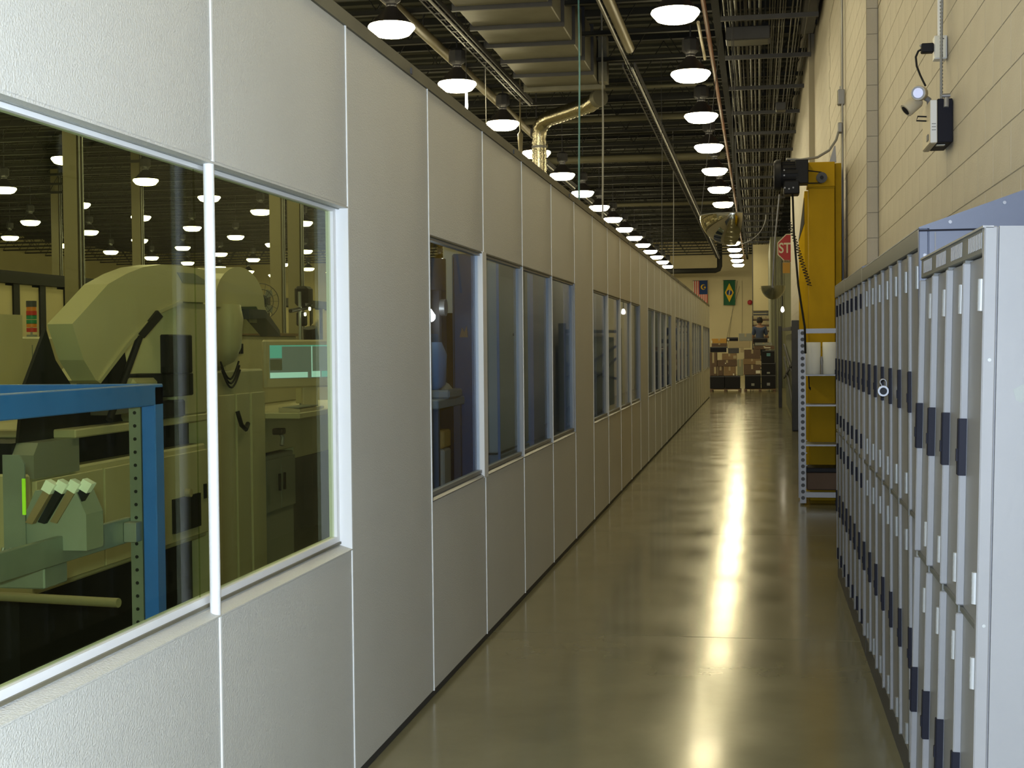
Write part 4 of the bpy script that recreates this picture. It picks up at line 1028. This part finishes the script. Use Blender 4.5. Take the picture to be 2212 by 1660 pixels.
# distant machines in the hall
for i, (x, y, w_, d, h, m_) in enumerate(((-7.2, 9.5, 1.2, 2.0, 1.55, bmach), (-8.5, 15.5, 1.2, 2.2, 1.5, bmach), (-6.2, 14.5, 1.0, 1.6, 1.45, bmach), (-9.5, 24, 1.5, 3, 1.6, gmach), (-5.6, 19, 1.2, 2.5, 1.5, bmach))):
    t = em('workshop_machine', (x, y, 0)); ob('body', MB().cbox(-w_, 0, 0, d, .1, h*.7, .02), m_, t); ob('upper_cover', MB().prism([(-w_, h*.7), (0, h*.7), (-.12, h), (-w_, h)], 'y', .05, d-.05), bmach2, t)
    ob('foot', B(-w_+.05, -.05, .05, d-.05, 0, .1), dark, t); ob('window', B(-.05, .004, d*.25, d*.7, h*.35, h*.6), dark, t); ob('pole', MB().tube([(-.3, .3, h), (-.3, .3, h+.4)], .015, 8), alum, t)
    tag(t, ['beige machine directly behind the hooded one', 'beige machine deep in the workshop left of the near column', 'beige machine deep in the workshop behind the inspection machine', 'grey machine farthest inside the workshop', 'beige machine behind the second window'][i], 'machine')

# ---- things right behind windows 2 to 7
t = em('navy_cabinet', (-1.66, 8.14, 0)); ob('body', MB().cbox(-.145, 0, 0, .29, .08, 2.1, .01), navy, t); ob('plinth', B(-.13, -.01, .02, .27, 0, .08), dark, t); ob('door_seam', B(-.135, -.132, -.002, 0, .1, 2.08), dark, t)
ob('logo_plate', MB().prism([(-.10, 1.60), (-.085, 1.66), (-.07, 1.63), (-.055, 1.67), (-.05, 1.60)], 'y', -.006, 0), tan, t)
tag(t, 'narrow tall navy cabinet behind the first pane of the second window', 'cabinet')
t = em('dark_backdrop', (-1.83, 8.30, 0)); ob('board', MB().cbox(-.8, 0, 0, .12, .05, 1.75, .006), dark, t); ob('foot', B(-.78, -.02, .02, .10, 0, .05), dgrey, t)  # backdrop added to keep the view behind the table dark
tag(t, 'added dark backdrop behind the machine table of the second window', 'board')
t = em('machine_table', (-1.73, 7.42, 0)); ob('top', MB().cbox(-.6, 0, 0, .70, 1.20, 1.25, .006), gmach, t)
for (x, y) in ((-.57, .04), (-.05, .04), (-.57, .62), (-.05, .62)): ob('leg', B(x, x+.04, y, y+.04, 0, 1.20), dgrey, t)
ob('shelf', B(-.57, -.03, .05, .66, .68, .70), dark, t); ob('bin', MB().cbox(-.16, -.06, .40, .58, .70, .95, .01), tanl, t, label='pale bin'); ob('bin', MB().cbox(-.16, -.06, .40, .58, .955, 1.06, .01), orng, t, label='orange bin')
tag(t, 'dark grey machine table behind the second window', 'table')
t = em('tabletop_press', (-1.86, 7.72, 1.25)); ob('column', MB().cbox(-.08, .06, .1, .25, 0, .70, .01), dgrey, t); ob('head', MB().tube([(0, .1, .62), (0, .1, .80)], .09, 14), dgrey, t); ob('spindle', MB().tube([(0, .02, .4), (0, .02, .62)], .02, 10), alum, t); ob('base', MB().cbox(-.15, .15, -.1, .25, 0, .05, .01), gmach, t)
ob('hand_wheel', MB().tube([(.06, .1, .52), (.09, .1, .52)], .05, 12), alum, t); ob('work_lamp', MB().tube([(.02, -.05, .50), (.04, -.10, .46)], [.02, .035], 10), bulb, t)
ob('guard', MB().lathe([(.05, 0), (.09, .03), (.10, .2), (.07, .27)], 14, c=(.02, -.02, .05)), slateb, t)
tag(t, 'dark bench press with a small lit work lamp on the machine table', 'press')
o = ob('cloth_bundle', MB().tube([(-1.775, 7.68, 1.265), (-1.775, 7.76, 1.30), (-1.77, 7.86, 1.285), (-1.765, 8.0, 1.267)], [.012, .045, .03, .012], 10), tanl); tag(o, 'crumpled pale cloth lying on the machine table', 'cloth')
t = em('beige_board', (-1.58, 8.45, 0)); ob('board', MB().cbox(-.35, 0, 0, 1.1, .88, 2.3, .008), bmach, t); ob('lower_panel', MB().cbox(-.34, .004, -.004, 1.1, .1, .87, .006), gmach, t); ob('edge', B(-.012, .004, -.006, .0, .1, 2.3), slateb, t); ob('knob', MB().tube([(0, .5, 1.62), (.008, .5, 1.62)], .008, 8), dark, t); ob('foot', B(-.3, -.05, .05, 1.05, 0, .1), dark, t)
tag(t, 'tall beige board panel behind the middle of the second window', 'panel')
t = em('slate_cabinet', (-1.60, 9.9, 0)); ob('body', MB().cbox(-.5, 0, 0, 1.6, .08, 2.2, .008), slateb, t); ob('blue_edge', B(-.02, .003, -.004, .25, .1, 2.2), lav, t); ob('foot', B(-.45, -.05, .05, 1.5, 0, .08), dark, t); ob('tag', B(.0, .004, .9, 1.0, 1.85, 2.05), fwhite, t); ob('clip', B(.0, .012, .5, .7, .92, .95), dark, t)
tag(t, 'blue grey cabinet behind the right half of the second window', 'cabinet')
i = 0
for n in range(3, 8):
    for k in range(5*(n-1)+1-4, 5*(n-1)+1):
        y = seam(k)+.62
        t = em('storage_locker', (-1.60, y, 0)); ob('body', MB().cbox(-.55, 0, 0, .55, .06, 2.2, .008), lav, t); ob('foot', B(-.5, -.05, .04, .5, 0, .06), dark, t); ob('door_edge', B(-.02, .004, -.004, .012, .08, 2.18), almn, t)
        nm = ['third', 'fourth', 'fifth', 'sixth', 'seventh'][n-3]; pn = ['first', 'second', 'third', 'fourth'][k-(5*(n-1)-3)]
        tag(t, 'lavender grey locker cabinet behind the %s pane of the %s window' % (pn, nm), 'cabinet', 'lavender grey cabinets behind the partition'); i += 1
